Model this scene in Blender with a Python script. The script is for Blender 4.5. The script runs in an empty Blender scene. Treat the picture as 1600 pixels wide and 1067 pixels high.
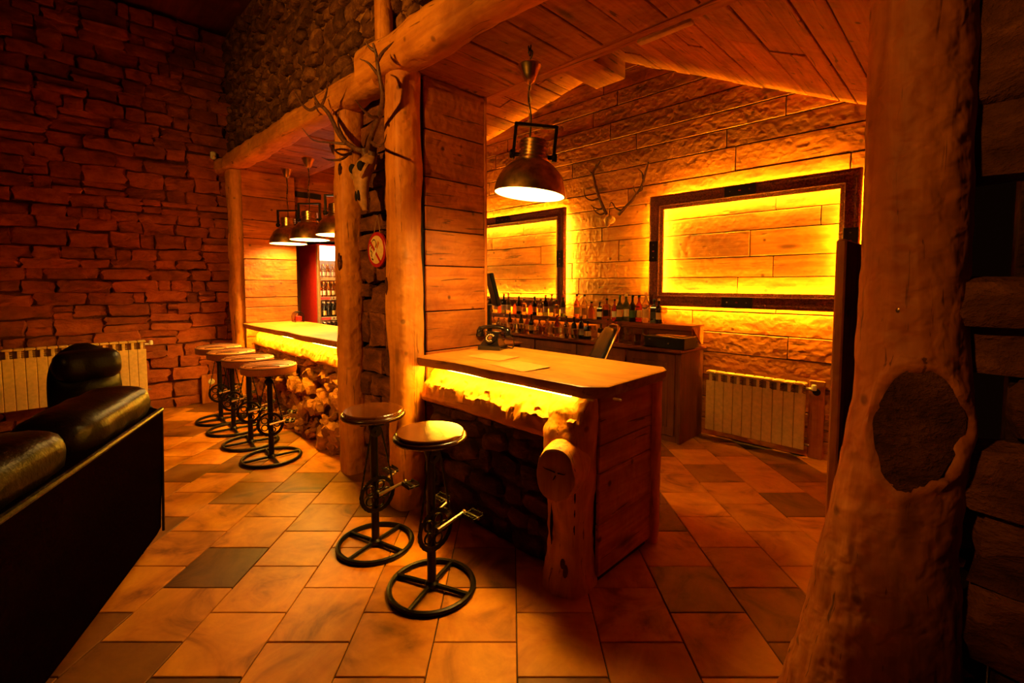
import bpy, math, random
from mathutils import Vector, Matrix, noise
random.seed(7)
PI = math.pi
scene = bpy.context.scene
col = scene.collection

# ------------------------------------------------------------------ camera
F_PX, HZ, CAM_H, PITCH = 727.0, 443.0, 1.5, 0.06
cam_d = bpy.data.cameras.new('camera')
cam = bpy.data.objects.new('camera', cam_d)
col.objects.link(cam)
cam_d.sensor_width = 36.0
cam_d.lens = F_PX / 1600 * 36.0
cam_d.clip_start = 0.05
PPY = HZ + F_PX * math.tan(PITCH)
cam_d.shift_y = -(533.5 - PPY) / 1600
cam.location = (0, 0, CAM_H)
cam.rotation_euler = (PI / 2 - PITCH, 0, math.radians(45))
scene.camera = cam

# ------------------------------------------------------------------ world, lights, exposure
w = bpy.data.worlds.new('world'); scene.world = w
w.use_nodes = True
bg = w.node_tree.nodes['Background']
bg.inputs[0].default_value = (0.9, 0.25, 0.05, 1)
bg.inputs[1].default_value = 0.0025
scene.view_settings.view_transform = 'Standard'
scene.view_settings.look = 'None'
scene.view_settings.exposure = 0.0
scene.view_settings.gamma = 1.0
scene.view_settings.use_curve_mapping = False

def lamp(name, kind, loc, energy, color, size=0.1, target=None, spot=None, blend=0.5):
    d = bpy.data.lights.new(name, kind); o = bpy.data.objects.new(name, d); col.objects.link(o)
    d.energy = energy; d.color = color; o.location = loc
    if kind == 'AREA': d.size = size
    else: d.shadow_soft_size = size
    if spot: d.spot_size = math.radians(spot); d.spot_blend = blend
    if target is not None:
        o.rotation_euler = (Vector(target) - Vector(loc)).to_track_quat('-Z', 'Y').to_euler()
    return o
# unseen lounge lamp inferred from cast shadows, then two spots added to brighten surfaces
AMBER = (1.0, 0.42, 0.05)
lamp('lounge_spot', 'SPOT', (-1.7, -1.9, 2.75), 520, AMBER, 0.06, (-3.7, 1.7, 2.35), 74, 0.8)
lamp('lounge_spot', 'SPOT', (-1.2, -1.2, 2.9), 130, AMBER, 0.08, (-0.15, 1.7, 1.75), 42, 0.9)  # added spot, brightens the great log
lamp('lounge_spot', 'SPOT', (-3.4, -1.6, 2.7), 48, (1.0, 0.34, 0.04), 0.10, (-6.9, 1.45, 1.0), 50, 1.0)  # added spot, lights the stone wall near the corner

E_LED_FRAME, E_LED_COUNTER, E_PENDANT = 900.0, 310.0, 170.0
LED_COL = (1.0, 0.52, 0.02)
PEND_COL = (1.0, 0.60, 0.13)

# ------------------------------------------------------------------ helpers
def V(*a): return Vector(a)
FWH = V(-math.sin(PI/4), math.cos(PI/4), 0); RT = V(math.cos(PI/4), math.sin(PI/4), 0); UPZ = V(0, 0, 1)
FW = FWH * math.cos(PITCH) - UPZ * math.sin(PITCH); UPV = UPZ * math.cos(PITCH) + FWH * math.sin(PITCH)
def ray(x, y): return FW + RT * ((x - 800) / F_PX) - UPV * ((y - PPY) / F_PX)
def at(x, y, Y):                       # measured photograph point -> world point on a plane y = Y
    d = ray(x, y); return V(0, 0, CAM_H) + d * (Y / d.y)
def atx(x, y, X):
    d = ray(x, y); return V(0, 0, CAM_H) + d * (X / d.x)
def proj(P):
    v = Vector(P) - V(0, 0, CAM_H); z = v.dot(FW)
    return (800 + F_PX * v.dot(RT) / z, PPY - F_PX * v.dot(UPV) / z, z) if z > .05 else (9e9, 9e9, z)

class MB:
    def __init__(s): s.v = []; s.f = []
    def add(s, vs, fs, M=None):
        b = len(s.v)
        s.v += [tuple(M @ Vector(v)) if M else tuple(v) for v in vs]
        s.f += [tuple(b + i for i in f) for f in fs]
        return s
    def box(s, c, d, M=None, ch=0.0):
        x, y, z = d[0]/2, d[1]/2, d[2]/2
        cx, cy, cz = c
        if ch <= 0:
            vs = [(cx+i*x, cy+j*y, cz+k*z) for i in (-1, 1) for j in (-1, 1) for k in (-1, 1)]
            fs = [(0,1,3,2), (4,6,7,5), (0,4,5,1), (2,3,7,6), (0,2,6,4), (1,5,7,3)]
            return s.add(vs, fs, M)
        ch = min(ch, x*.9, y*.9, z*.9)
        rings = []
        for (k, a) in ((-z, ch), (-z+ch, 0), (z-ch, 0), (z, ch)):
            r = []
            X, Y_ = x-a, y-a
            b = min(ch, X*.8, Y_*.8)
            for (p, q) in ((X-b, -Y_), (X, -Y_+b), (X, Y_-b), (X-b, Y_), (-X+b, Y_), (-X, Y_-b), (-X, -Y_+b), (-X+b, -Y_)):
                r.append((cx+p, cy+q, cz+k))
            rings.append(r)
        return s.loft(rings, M=M)
    def loft(s, rings, M=None, cap=True, closed=True):
        n = len(rings[0]); vs = [p for r in rings for p in r]; fs = []
        for i in range(len(rings)-1):
            for j in range(n if closed else n-1):
                k = (j+1) % n
                fs.append((i*n+j, i*n+k, (i+1)*n+k, (i+1)*n+j))
        if cap:
            fs.append(tuple(range(n-1, -1, -1))); fs.append(tuple((len(rings)-1)*n+j for j in range(n)))
        return s.add(vs, fs, M)
    def lathe(s, prof, n=20, M=None, cap=True):
        return s.loft([[(r*math.cos(2*PI*j/n), r*math.sin(2*PI*j/n), z) for j in range(n)] for r, z in prof], M, cap)
    def tube(s, pts, r, n=8, M=None, closed=False, cap=True):
        pts = [Vector(p) for p in pts]; m = len(pts)
        if not isinstance(r, (list, tuple)): r = [r]*m
        rings = []; up = None
        for i, p in enumerate(pts):
            if closed: t = pts[(i+1) % m] - pts[i-1]
            else: t = pts[min(i+1, m-1)] - pts[max(i-1, 0)]
            t.normalize()
            if up is None:
                up = V(0,0,1) if abs(t.z) < .9 else V(1,0,0)
            a = t.cross(up)
            if a.length < 1e-5: a = t.orthogonal()
            a.normalize(); b = a.cross(t); b.normalize(); up = b
            rings.append([tuple(p + a*(r[i]*math.cos(2*PI*j/n)) + b*(r[i]*math.sin(2*PI*j/n))) for j in range(n)])
        if closed: rings.append(rings[0]); return s.loft(rings, M, cap=False)
        return s.loft(rings, M, cap)
    def prism(s, poly, z0, z1, M=None, ch=0.0):
        return s.loft([[(x, y, z0) for x, y in poly], [(x, y, z1) for x, y in poly]], M)
    def sphere(s, c, r, n=12, m=8, sc=(1,1,1), M=None):
        prof = [(math.sin(PI*i/m), -math.cos(PI*i/m)) for i in range(m+1)]
        prof[0] = (.02, -1); prof[-1] = (.02, 1)
        return s.loft([[(c[0]+sc[0]*r*a*math.cos(2*PI*j/n), c[1]+sc[1]*r*a*math.sin(2*PI*j/n), c[2]+sc[2]*r*z) for j in range(n)] for a, z in prof], M)
    def mesh(s, name, smooth=True, ang=38):
        me = bpy.data.meshes.new(name); me.from_pydata(s.v, [], s.f); me.update()
        if smooth:
            me.shade_smooth(); me.set_sharp_from_angle(angle=math.radians(ang))
        return me
    def build(s, name, mat, parent=None, smooth=True, ang=38, base=False):
        if base and parent is None:
            xs = [p[0] for p in s.v]; ys = [p[1] for p in s.v]; z0 = min(p[2] for p in s.v)
            o0 = V((min(xs)+max(xs))/2, (min(ys)+max(ys))/2, z0)
            s.v = [(p[0]-o0.x, p[1]-o0.y, p[2]-o0.z) for p in s.v]
        me = s.mesh(name, smooth, ang); me.materials.append(mat)
        o = bpy.data.objects.new(name, me); col.objects.link(o)
        if base and parent is None: o.location = o0
        if parent is not None: adopt(o, parent)
        return o
WORLD_ROOTS = {}
def adopt(o, parent):
    o.parent = parent
    k = WORLD_ROOTS.get(parent.name)
    if k is not None: o.matrix_parent_inverse = Matrix.Translation(-k)
def tag(o, label, cat, group=None, kind=None):
    o['label'] = label; o['category'] = cat
    if group: o['group'] = group
    if kind: o['kind'] = kind
    return o
def thing(name, label, cat, loc=(0,0,0), rz=0, group=None, world=False):
    o = bpy.data.objects.new(name, None); col.objects.link(o); o.empty_display_size = .1
    o.location = loc; o.rotation_euler = (0, 0, rz)
    if world: WORLD_ROOTS[o.name] = Vector(loc)      # its parts are given in world coordinates
    return tag(o, label, cat, group)
def struct(o, label=None):
    o['kind'] = 'structure'
    if label: o['label'] = label; o['category'] = label_cat(o.name)
    return o
def label_cat(n): return n.split('_')[0].split('.')[0]
def copy_tree(o, parent=None):
    c = o.copy(); col.objects.link(c); c.parent = parent
    for ch in o.children: copy_tree(ch, c)
    return c
def place(mesh, name, mat, parent, M):
    if mesh.materials.__len__() == 0: mesh.materials.append(mat)
    o = bpy.data.objects.new(name, mesh); col.objects.link(o)
    o.matrix_basis = M
    if parent is not None: adopt(o, parent)
    return o
def spline(pts, k=5):
    pts = [Vector(p) for p in pts]; P = [pts[0]*2-pts[1]] + pts + [pts[-1]*2-pts[-2]]; out = []
    for i in range(1, len(P)-2):
        for j in range(k):
            t = j/k; a, b, c, d = P[i-1], P[i], P[i+1], P[i+2]
            out.append(.5*((2*b) + (c-a)*t + (2*a-5*b+4*c-d)*t*t + (3*b-a-3*c+d)*t*t*t))
    out.append(pts[-1]); return out
def lerp(a, b, t): return a + (b-a)*t
def interp(tab, x):
    if x <= tab[0][0]: return tab[0][1]
    for (a, p), (b, q) in zip(tab, tab[1:]):
        if x <= b: return lerp(p, q, (x-a)/(b-a))
    return tab[-1][1]
def frac_noise(p, sc=1, oc=3):
    return noise.fractal(Vector(p)*sc, 1.0, 2.0, oc)

# ------------------------------------------------------------------ materials
def new_mat(name):
    m = bpy.data.materials.new(name); m.use_nodes = True
    nt = m.node_tree; b = nt.nodes['Principled BSDF']
    return m, nt, b
def N(nt, kind, **kw):
    n = nt.nodes.new(kind)
    for k, v in kw.items(): setattr(n, k, v)
    return n
def ramp(nt, stops):
    r = N(nt, 'ShaderNodeValToRGB'); e = r.color_ramp.elements
    e[0].position, e[0].color = stops[0][0], (*stops[0][1], 1)
    e[1].position, e[1].color = stops[-1][0], (*stops[-1][1], 1)
    for p, c in stops[1:-1]:
        x = e.new(p); x.color = (*c, 1)
    return r
def mixc(nt, a, b, fac, mode='MIX'):
    m = N(nt, 'ShaderNodeMix', data_type='RGBA', blend_type=mode)
    for sock, v in ((m.inputs[6], a), (m.inputs[7], b), (m.inputs[0], fac)):
        if hasattr(v, 'links') or isinstance(v, bpy.types.NodeSocket): nt.links.new(v, sock)
        elif isinstance(v, (int, float)): sock.default_value = v
        else: sock.default_value = (*v, 1)
    return m.outputs[2]
def math_n(nt, op, a, b=None, c=None):
    m = N(nt, 'ShaderNodeMath', operation=op)
    for i, v in enumerate((a, b, c)):
        if v is None: continue
        if isinstance(v, (int, float)): m.inputs[i].default_value = v
        else: nt.links.new(v, m.inputs[i])
    return m.outputs[0]
def pos_vec(nt, scale, rnd=True):
    g = N(nt, 'ShaderNodeNewGeometry'); mp = N(nt, 'ShaderNodeMapping')
    mp.inputs['Scale'].default_value = scale
    nt.links.new(g.outputs['Position'], mp.inputs['Vector'])
    oi = N(nt, 'ShaderNodeObjectInfo')
    if not rnd: return mp.outputs[0], oi.outputs['Random']
    va = N(nt, 'ShaderNodeVectorMath', operation='ADD')
    sc = math_n(nt, 'MULTIPLY', oi.outputs['Random'], 53.0)
    nt.links.new(mp.outputs[0], va.inputs[0]); nt.links.new(sc, va.inputs[1])
    return va.outputs[0], oi.outputs['Random']
def noise_n(nt, vec, scale, detail=4, rough=.55, dist=0.0):
    n = N(nt, 'ShaderNodeTexNoise'); n.inputs['Scale'].default_value = scale
    n.inputs['Detail'].default_value = detail; n.inputs['Roughness'].default_value = rough
    n.inputs['Distortion'].default_value = dist
    nt.links.new(vec, n.inputs['Vector']); return n.outputs['Fac']
def bump_n(nt, h, strength, dist=0.02, prev=None):
    b = N(nt, 'ShaderNodeBump'); b.inputs['Strength'].default_value = strength; b.inputs['Distance'].default_value = dist
    nt.links.new(h, b.inputs['Height'])
    if prev is not None: nt.links.new(prev, b.inputs['Normal'])
    return b.outputs[0]

def wood(name, axis, c0, c1, knot=1.0, hewn=.6, rough=.6, var=.45, hscale=16.0, spec=.3):
    m, nt, b = new_mat(name); L = nt.links.new
    g = {'x': (.55, 7, 7), 'y': (7, .55, 7), 'z': (7, 7, .55)}[axis]
    kx = {'x': (1.1, 4.2, 4.2), 'y': (4.2, 1.1, 4.2), 'z': (4.2, 4.2, 1.1)}[axis]
    vec, rnd = pos_vec(nt, g)
    grain = noise_n(nt, vec, 2.6, 6, .62, .9)
    r = ramp(nt, [(.28, c0), (.52, tuple((p+q)/2 for p, q in zip(c0, c1))), (.72, c1)])
    L(grain, r.inputs[0])
    kv, _ = pos_vec(nt, kx)
    vo = N(nt, 'ShaderNodeTexVoronoi'); vo.inputs['Scale'].default_value = 1.6
    L(kv, vo.inputs['Vector'])
    kr = ramp(nt, [(0.0, (1, 1, 1)), (.09, (.8, .8, .8)), (.20, (0, 0, 0))]); L(vo.outputs['Distance'], kr.inputs[0])
    c = mixc(nt, r.outputs[0], tuple(x*.22 for x in c0), math_n(nt, 'MULTIPLY', kr.outputs[0], .85*knot))
    # short drying cracks and nail specks
    ck = {'x': (1.6, 26, 26), 'y': (26, 1.6, 26), 'z': (26, 26, 1.6)}[axis]
    cv, _ = pos_vec(nt, ck); cn = noise_n(nt, cv, 1.5, 3, .6, .8)
    cr = ramp(nt, [(.63, (0, 0, 0)), (.68, (1, 1, 1))]); L(cn, cr.inputs[0])
    c = mixc(nt, c, tuple(x*.15 for x in c0), math_n(nt, 'MULTIPLY', cr.outputs[0], .8*min(1, knot+.2)))
    sv, _ = pos_vec(nt, (1, 1, 1)); vs_ = N(nt, 'ShaderNodeTexVoronoi'); vs_.inputs['Scale'].default_value = 6.0; L(sv, vs_.inputs['Vector'])
    sp = ramp(nt, [(.06, (1, 1, 1)), (.12, (0, 0, 0))]); L(vs_.outputs['Distance'], sp.inputs[0])
    c = mixc(nt, c, tuple(x*.12 for x in c0), math_n(nt, 'MULTIPLY', sp.outputs[0], .8*knot))
    # brown stains with a shape of their own
    pv, _ = pos_vec(nt, (1.7, 1.7, 1.7))
    st = noise_n(nt, pv, 1.3, 4, .6, .4)
    sr = ramp(nt, [(.44, (1, 1, 1)), (.66, (.55, .46, .4))]); L(st, sr.inputs[0])
    c = mixc(nt, c, sr.outputs[0], .75, 'MULTIPLY')
    bright = math_n(nt, 'MULTIPLY_ADD', rnd, var, 1.0 - var*.6)
    hv = N(nt, 'ShaderNodeHueSaturation'); L(c, hv.inputs['Color']); L(bright, hv.inputs['Value'])
    L(hv.outputs[0], b.inputs['Base Color'])
    b.inputs['Roughness'].default_value = rough
    b.inputs['Specular IOR Level'].default_value = spec
    hvv, _ = pos_vec(nt, (1, 1, 1))
    adze = noise_n(nt, hvv, hscale, 2, .45, .3)
    vo2 = N(nt, 'ShaderNodeTexVoronoi'); vo2.feature = 'SMOOTH_F1'; vo2.inputs['Scale'].default_value = hscale*1.5
    L(hvv, vo2.inputs['Vector'])
    h = math_n(nt, 'ADD', adze, math_n(nt, 'MULTIPLY', vo2.outputs['Distance'], .5))
    n1 = bump_n(nt, h, hewn, .016)
    n2 = bump_n(nt, grain, .25, .006, n1)
    L(n2, b.inputs['Normal'])
    return m
def stone(name, c0, c1, c2, rough=.85, bump=.8, var=.6, sc=6.0):
    m, nt, b = new_mat(name); L = nt.links.new
    vec, rnd = pos_vec(nt, (1, 1, 1.6))
    a = noise_n(nt, vec, sc, 6, .65, .3)
    r = ramp(nt, [(.25, c0), (.5, c1), (.75, c2)]); L(a, r.inputs[0])
    bright = math_n(nt, 'MULTIPLY_ADD', rnd, var, 1.0 - var*.55)
    hv = N(nt, 'ShaderNodeHueSaturation'); L(r.outputs[0], hv.inputs['Color']); L(bright, hv.inputs['Value'])
    L(hv.outputs[0], b.inputs['Base Color']); b.inputs['Roughness'].default_value = rough
    b.inputs['Specular IOR Level'].default_value = .25
    f = noise_n(nt, vec, sc*4, 5, .7)
    n1 = bump_n(nt, a, bump, .04); n2 = bump_n(nt, f, bump*.6, .012, n1)
    L(n2, b.inputs['Normal'])
    return m
def plain(name, c, rough=.5, metal=0.0, spec=.5, bump=None, emit=None, est=0.0, trans=0.0, ior=1.45, coat=0.0):
    m, nt, b = new_mat(name)
    vec, rnd = pos_vec(nt, (1, 1, 1), rnd=False)
    s, st, amt = bump or (30.0, .05, .12)
    n = noise_n(nt, vec, s, 3)
    rr = ramp(nt, [(.3, tuple(x*(1-amt) for x in c)), (.7, tuple(min(1, x*(1+amt)) for x in c))])
    nt.links.new(n, rr.inputs[0]); nt.links.new(rr.outputs[0], b.inputs['Base Color'])
    nt.links.new(bump_n(nt, n, st, .01), b.inputs['Normal'])
    b.inputs['Roughness'].default_value = rough; b.inputs['Metallic'].default_value = metal
    b.inputs['Specular IOR Level'].default_value = spec
    b.inputs['Transmission Weight'].default_value = trans; b.inputs['IOR'].default_value = ior
    b.inputs['Coat Weight'].default_value = coat
    if emit: b.inputs['Emission Color'].default_value = (*emit, 1); b.inputs['Emission Strength'].default_value = est
    return m
def clear_glass(name, c=(1, 1, 1), gl=.12):
    m = bpy.data.materials.new(name); m.use_nodes = True; nt = m.node_tree; nt.nodes.clear()
    o = N(nt, 'ShaderNodeOutputMaterial'); mx = N(nt, 'ShaderNodeMixShader'); t = N(nt, 'ShaderNodeBsdfTransparent'); g = N(nt, 'ShaderNodeBsdfGlossy')
    t.inputs[0].default_value = (*c, 1); g.inputs['Roughness'].default_value = .06
    lw = N(nt, 'ShaderNodeLayerWeight'); lw.inputs[0].default_value = gl
    mm = math_n(nt, 'MULTIPLY_ADD', lw.outputs['Facing'], .75, .03)
    nt.links.new(mm, mx.inputs[0]); nt.links.new(t.outputs[0], mx.inputs[1]); nt.links.new(g.outputs[0], mx.inputs[2])
    nt.links.new(mx.outputs[0], o.inputs[0]); return m
def emitter(name, c, s):
    m = bpy.data.materials.new(name); m.use_nodes = True; nt = m.node_tree; nt.nodes.clear()
    o = N(nt, 'ShaderNodeOutputMaterial'); e = N(nt, 'ShaderNodeEmission')
    e.inputs[0].default_value = (*c, 1); e.inputs[1].default_value = s
    nt.links.new(e.outputs[0], o.inputs[0]); return m

WC0, WC1 = (.29, .066, .0035), (.58, .178, .011)
M = {}
M['wood_x'] = wood('spruce_board_x', 'x', WC0, WC1)
M['wood_y'] = wood('spruce_board_y', 'y', WC0, WC1)
M['wood_z'] = wood('spruce_board_z', 'z', WC0, WC1, knot=.9)
M['log_x'] = wood('hewn_log_x', 'x', (.55, .17, .012), (.84, .32, .030), knot=.7, hewn=.7, var=.15, hscale=13)
M['log_z'] = wood('hewn_log_z', 'z', (.55, .17, .012), (.84, .32, .030), knot=.75, hewn=.75, var=.15, hscale=14)
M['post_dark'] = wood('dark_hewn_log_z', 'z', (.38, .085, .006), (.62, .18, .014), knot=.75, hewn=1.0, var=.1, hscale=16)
M['bar_top'] = wood('oiled_slab', 'x', (.62, .22, .018), (.86, .36, .035), knot=.5, hewn=.12, rough=.42, var=.1)
M['slab_edge'] = wood('slab_edge', 'x', (.22, .07, .012), (.36, .13, .022), knot=.4, hewn=.5, var=.1)
M['cab'] = wood('dark_stained_cabinet', 'z', (.10, .022, .005), (.20, .05, .010), knot=.1, hewn=.05, rough=.4, var=.1)
M['cab_x'] = wood('dark_stained_worktop', 'x', (.13, .03, .006), (.24, .06, .012), knot=.1, hewn=.05, rough=.3, var=.1)
M['sawn'] = wood('sawn_end_grain', 'z', (.34, .11, .02), (.5, .19, .035), knot=.1, hewn=.3, var=.1)
M['bark'] = stone('knot_bark', (.03, .008, .0015), (.10, .026, .004), (.20, .06, .01), bump=1.0, var=.1, sc=9)
M['crack'] = plain('dark_gap', (.006, .002, .001), .9)
M['stone_l'] = stone('lounge_stone', (.15, .028, .004), (.32, .065, .008), (.48, .12, .016))
M['stone_u'] = stone('upper_rubble', (.03, .009, .002), (.13, .042, .008), (.40, .16, .032), bump=1.0)
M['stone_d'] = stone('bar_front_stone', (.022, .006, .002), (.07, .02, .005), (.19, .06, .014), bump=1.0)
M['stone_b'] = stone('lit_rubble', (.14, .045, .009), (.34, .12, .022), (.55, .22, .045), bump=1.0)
M['stone_p'] = stone('pier_stone', (.04, .011, .003), (.13, .036, .008), (.30, .095, .02), bump=1.0)
M['mortar'] = stone('mortar', (.07, .015, .003), (.17, .04, .006), (.28, .075, .012), bump=1.0, var=.0, sc=11)
M['mortar_u'] = stone('upper_mortar', (.14, .045, .008), (.34, .13, .022), (.55, .24, .045), bump=1.0, var=.0, sc=9)
M['mortar_d'] = stone('dark_mortar', (.02, .006, .002), (.05, .015, .004), (.11, .035, .009), bump=1.0, var=.0, sc=11)
M['grout'] = plain('grout', (.035, .011, .004), .9)
M['iron'] = plain('black_iron', (.014, .008, .006), .38, .7, bump=(60, .12, .3))
M['chrome'] = plain('pedal_steel', (.32, .18, .09), .32, .9)
M['brass'] = plain('aged_brass', (.42, .23, .055), .38, .95, bump=(18, .06, .5))
M['brass_b'] = plain('polished_brass', (.70, .42, .13), .28, 1.0)
M['seatwood'] = wood('lacquered_seat', 'x', (.10, .022, .003), (.20, .05, .006), knot=0, hewn=.0, rough=.2, var=.1, spec=.9)
M['seatwood'].node_tree.nodes['Principled BSDF'].inputs['Coat Weight'].default_value = .8
M['seatwood'].node_tree.nodes['Principled BSDF'].inputs['Coat Roughness'].default_value = .16
M['seatrim'] = plain('dark_lacquer', (.045, .012, .004), .22, 0, .6)
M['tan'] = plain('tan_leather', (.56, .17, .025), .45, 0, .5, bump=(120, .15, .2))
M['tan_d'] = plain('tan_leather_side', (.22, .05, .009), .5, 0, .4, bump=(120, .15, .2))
M['stitch'] = plain('seam', (.07, .018, .004), .8)
M['leather_shaded'] = plain('shaded_sofa_leather', (.004, .0012, .0008), .8, 0, .0, bump=(55, .2, .3))  # sofa leather darkened and without reflection, shade of the back put into the colour
M['leather'] = plain('black_leather', (.006, .0022, .0015), .34, 0, .22, bump=(55, .22, .3))
M['radiator'] = plain('radiator_enamel', (.78, .46, .12), .35, 0, .5)
M['rad_dark'] = plain('radiator_gap', (.34, .17, .045), .8)  # enamel darkened for the shade in the vents and behind the sections
M['bone'] = plain('bone', (.38, .17, .04), .6, bump=(22, .4, .3))
M['antler'] = plain('antler', (.11, .04, .013), .5, bump=(40, .5, .5))
M['antler_l'] = plain('antler_tip', (.42, .2, .06), .45, bump=(40, .3, .3))
M['frame'] = plain('embossed_frame', (.20, .045, .012), .32, .45, .6, bump=(70, 1.0, .6))
M['frame_lip'] = plain('frame_lip', (.10, .025, .008), .4, .3, bump=(110, .8, .5))
M['plate'] = plain('frame_plate', (.018, .006, .004), .4, .4)
M['red'] = plain('red_paint', (.42, .012, .008), .4)
M['fridge_red'] = plain('red_fridge_panel', (.50, .02, .01), .35)
M['white'] = plain('white_plastic', (.78, .66, .46), .4)
M['cream'] = plain('cream_paint', (.72, .46, .17), .5)
M['black'] = plain('black_plastic', (.008, .006, .006), .3, 0, .5)
M['bakelite'] = plain('black_bakelite', (.01, .006, .005), .14, 0, .7)
M['paper'] = plain('paper', (.74, .42, .12), .6)
M['enamel'] = plain('white_enamel', (.85, .78, .62), .5)
M['menu'] = plain('menu_paper', (.80, .33, .035), .6)
M['rope'] = plain('twine', (.34, .17, .06), .8)
M['steel'] = plain('door_metal', (.62, .40, .2), .35, .6)
M['led'] = emitter('led_strip_frame', LED_COL, E_LED_FRAME)
M['led_r'] = emitter('led_strip_riser', LED_COL, 110.0)  # glow of the fill strip added under the riser shelf
M['led_c'] = emitter('led_strip_counter', LED_COL, E_LED_COUNTER)
M['bulb'] = emitter('lamp_diffuser', PEND_COL, E_PENDANT)
M['bulb_s'] = emitter('lamp_diffuser_dim', PEND_COL, E_PENDANT*.75)
M['fridge_light'] = emitter('fridge_light_panel', (1.0, .80, .5), 6.0)
M['fridge_tube'] = emitter('fridge_light_tube', (1.0, .62, .2), 42.0)
M['pane'] = clear_glass('door_glass', (.97, .97, .97))
M['tumbler'] = clear_glass('drinking_glass', (.86, .78, .66), .35)

def tile_mat():
    m, nt, b = new_mat('slate_look_tile'); L = nt.links.new
    vec, rnd = pos_vec(nt, (1, 1, 1))
    a = noise_n(nt, vec, 2.4, 5, .6, 1.6); f = noise_n(nt, vec, 9, 6, .65, .5)
    r = ramp(nt, [(.3, (.22, .055, .003)), (.46, (.54, .16, .007)), (.7, (.72, .255, .011))]); L(a, r.inputs[0])
    fr = ramp(nt, [(.3, (.72, .70, .68)), (.65, (1, 1, 1))]); L(f, fr.inputs[0])
    c = mixc(nt, r.outputs[0], fr.outputs[0], .8, 'MULTIPLY')
    rr = ramp(nt, [(0, (.22, .21, .2)), (.28, (.48, .47, .45)), (.5, (.82, .82, .82)), (1, (1.05, 1.05, 1.05))]); L(rnd, rr.inputs[0])
    c = mixc(nt, c, rr.outputs[0], 1.0, 'MULTIPLY')
    L(c, b.inputs['Base Color'])
    b.inputs['Roughness'].default_value = .5; b.inputs['Specular IOR Level'].default_value = .22
    L(bump_n(nt, f, .18, .008), b.inputs['Normal'])
    return m
M['tile'] = tile_mat()
def glass_bottle(name, c, rough=.08, tr=.85):
    return plain(name, c, rough, 0, .5, trans=tr, bump=(20, 0.0, .05))
BG = {'green': glass_bottle('green_glass', (.05, .09, .012)), 'amber': glass_bottle('amber_glass', (.55, .17, .02)),
      'clear': glass_bottle('clear_glass', (.85, .75, .6), .05, .95), 'dark': glass_bottle('black_glass', (.012, .008, .005), .1, .3),
      'red': glass_bottle('red_liquor', (.5, .04, .012)), 'gold': glass_bottle('whisky_glass', (.85, .34, .04)),
      'blue': glass_bottle('blue_glass', (.05, .08, .3))}
LB = {'cream': M['paper'], 'black': M['black'], 'red': M['red'], 'white': M['white'], 'green': plain('green_label', (.03, .09, .02), .5)}

# ------------------------------------------------------------------ pieces: planks, stones
def plank_mesh(lx, ly, lz, ch=.004):
    mb = MB(); mb.box((0, 0, 0), (lx, ly, lz), ch=ch)
    return mb.mesh('plank', True, 30)
def rock_mesh(seed, blocky=.6):
    rs = random.Random(seed); n = 3; idx = {}; vs = []; fs = []
    def vid(p):
        if p not in idx:
            idx[p] = len(vs)
            q = Vector([(c/n)*2-1 for c in p]); s = Vector((q.x, q.y, q.z)).normalized()*1.12
            q = q*blocky + s*(1-blocky)
            d = 1 + (.20 if blocky > .3 else .42)*frac_noise(q*(1.1 if blocky > .3 else 1.5) + V(seed*7.3, seed*3.1, 0), 1, 2)
            q = V(q.x*d*(1+.12*noise.noise(V(seed, q.z*1.3, 5))), q.y*d, q.z*d*(1+.22*noise.noise(V(q.x*1.1+seed*3, 2, seed))))
            vs.append(tuple(q*.5))
        return idx[p]
    for ax in range(3):
        for side in (0, n):
            for i in range(n):
                for j in range(n):
                    q = []
                    for (a, b) in ((i, j), (i+1, j), (i+1, j+1), (i, j+1)):
                        p = [0, 0, 0]; p[ax] = side; p[(ax+1) % 3] = a; p[(ax+2) % 3] = b; q.append(vid(tuple(p)))
                    fs.append(tuple(q) if side else tuple(reversed(q)))
    me = bpy.data.meshes.new('stone'); me.from_pydata(vs, [], fs); me.update()
    me.shade_smooth(); me.set_sharp_from_angle(angle=math.radians(55 if blocky > .3 else 22)); return me
ROCKS = {}
def rocks(matkey, k=14, blocky=.62):
    if (matkey, blocky) not in ROCKS:
        L = []
        for i in range(k):
            me = rock_mesh(i*3+hash_key(matkey), blocky); me.materials.append(M[matkey]); L.append(me)
        ROCKS[(matkey, blocky)] = L
    return ROCKS[(matkey, blocky)]
def hash_key(s): return sum(ord(c) for c in s) % 97
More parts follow.
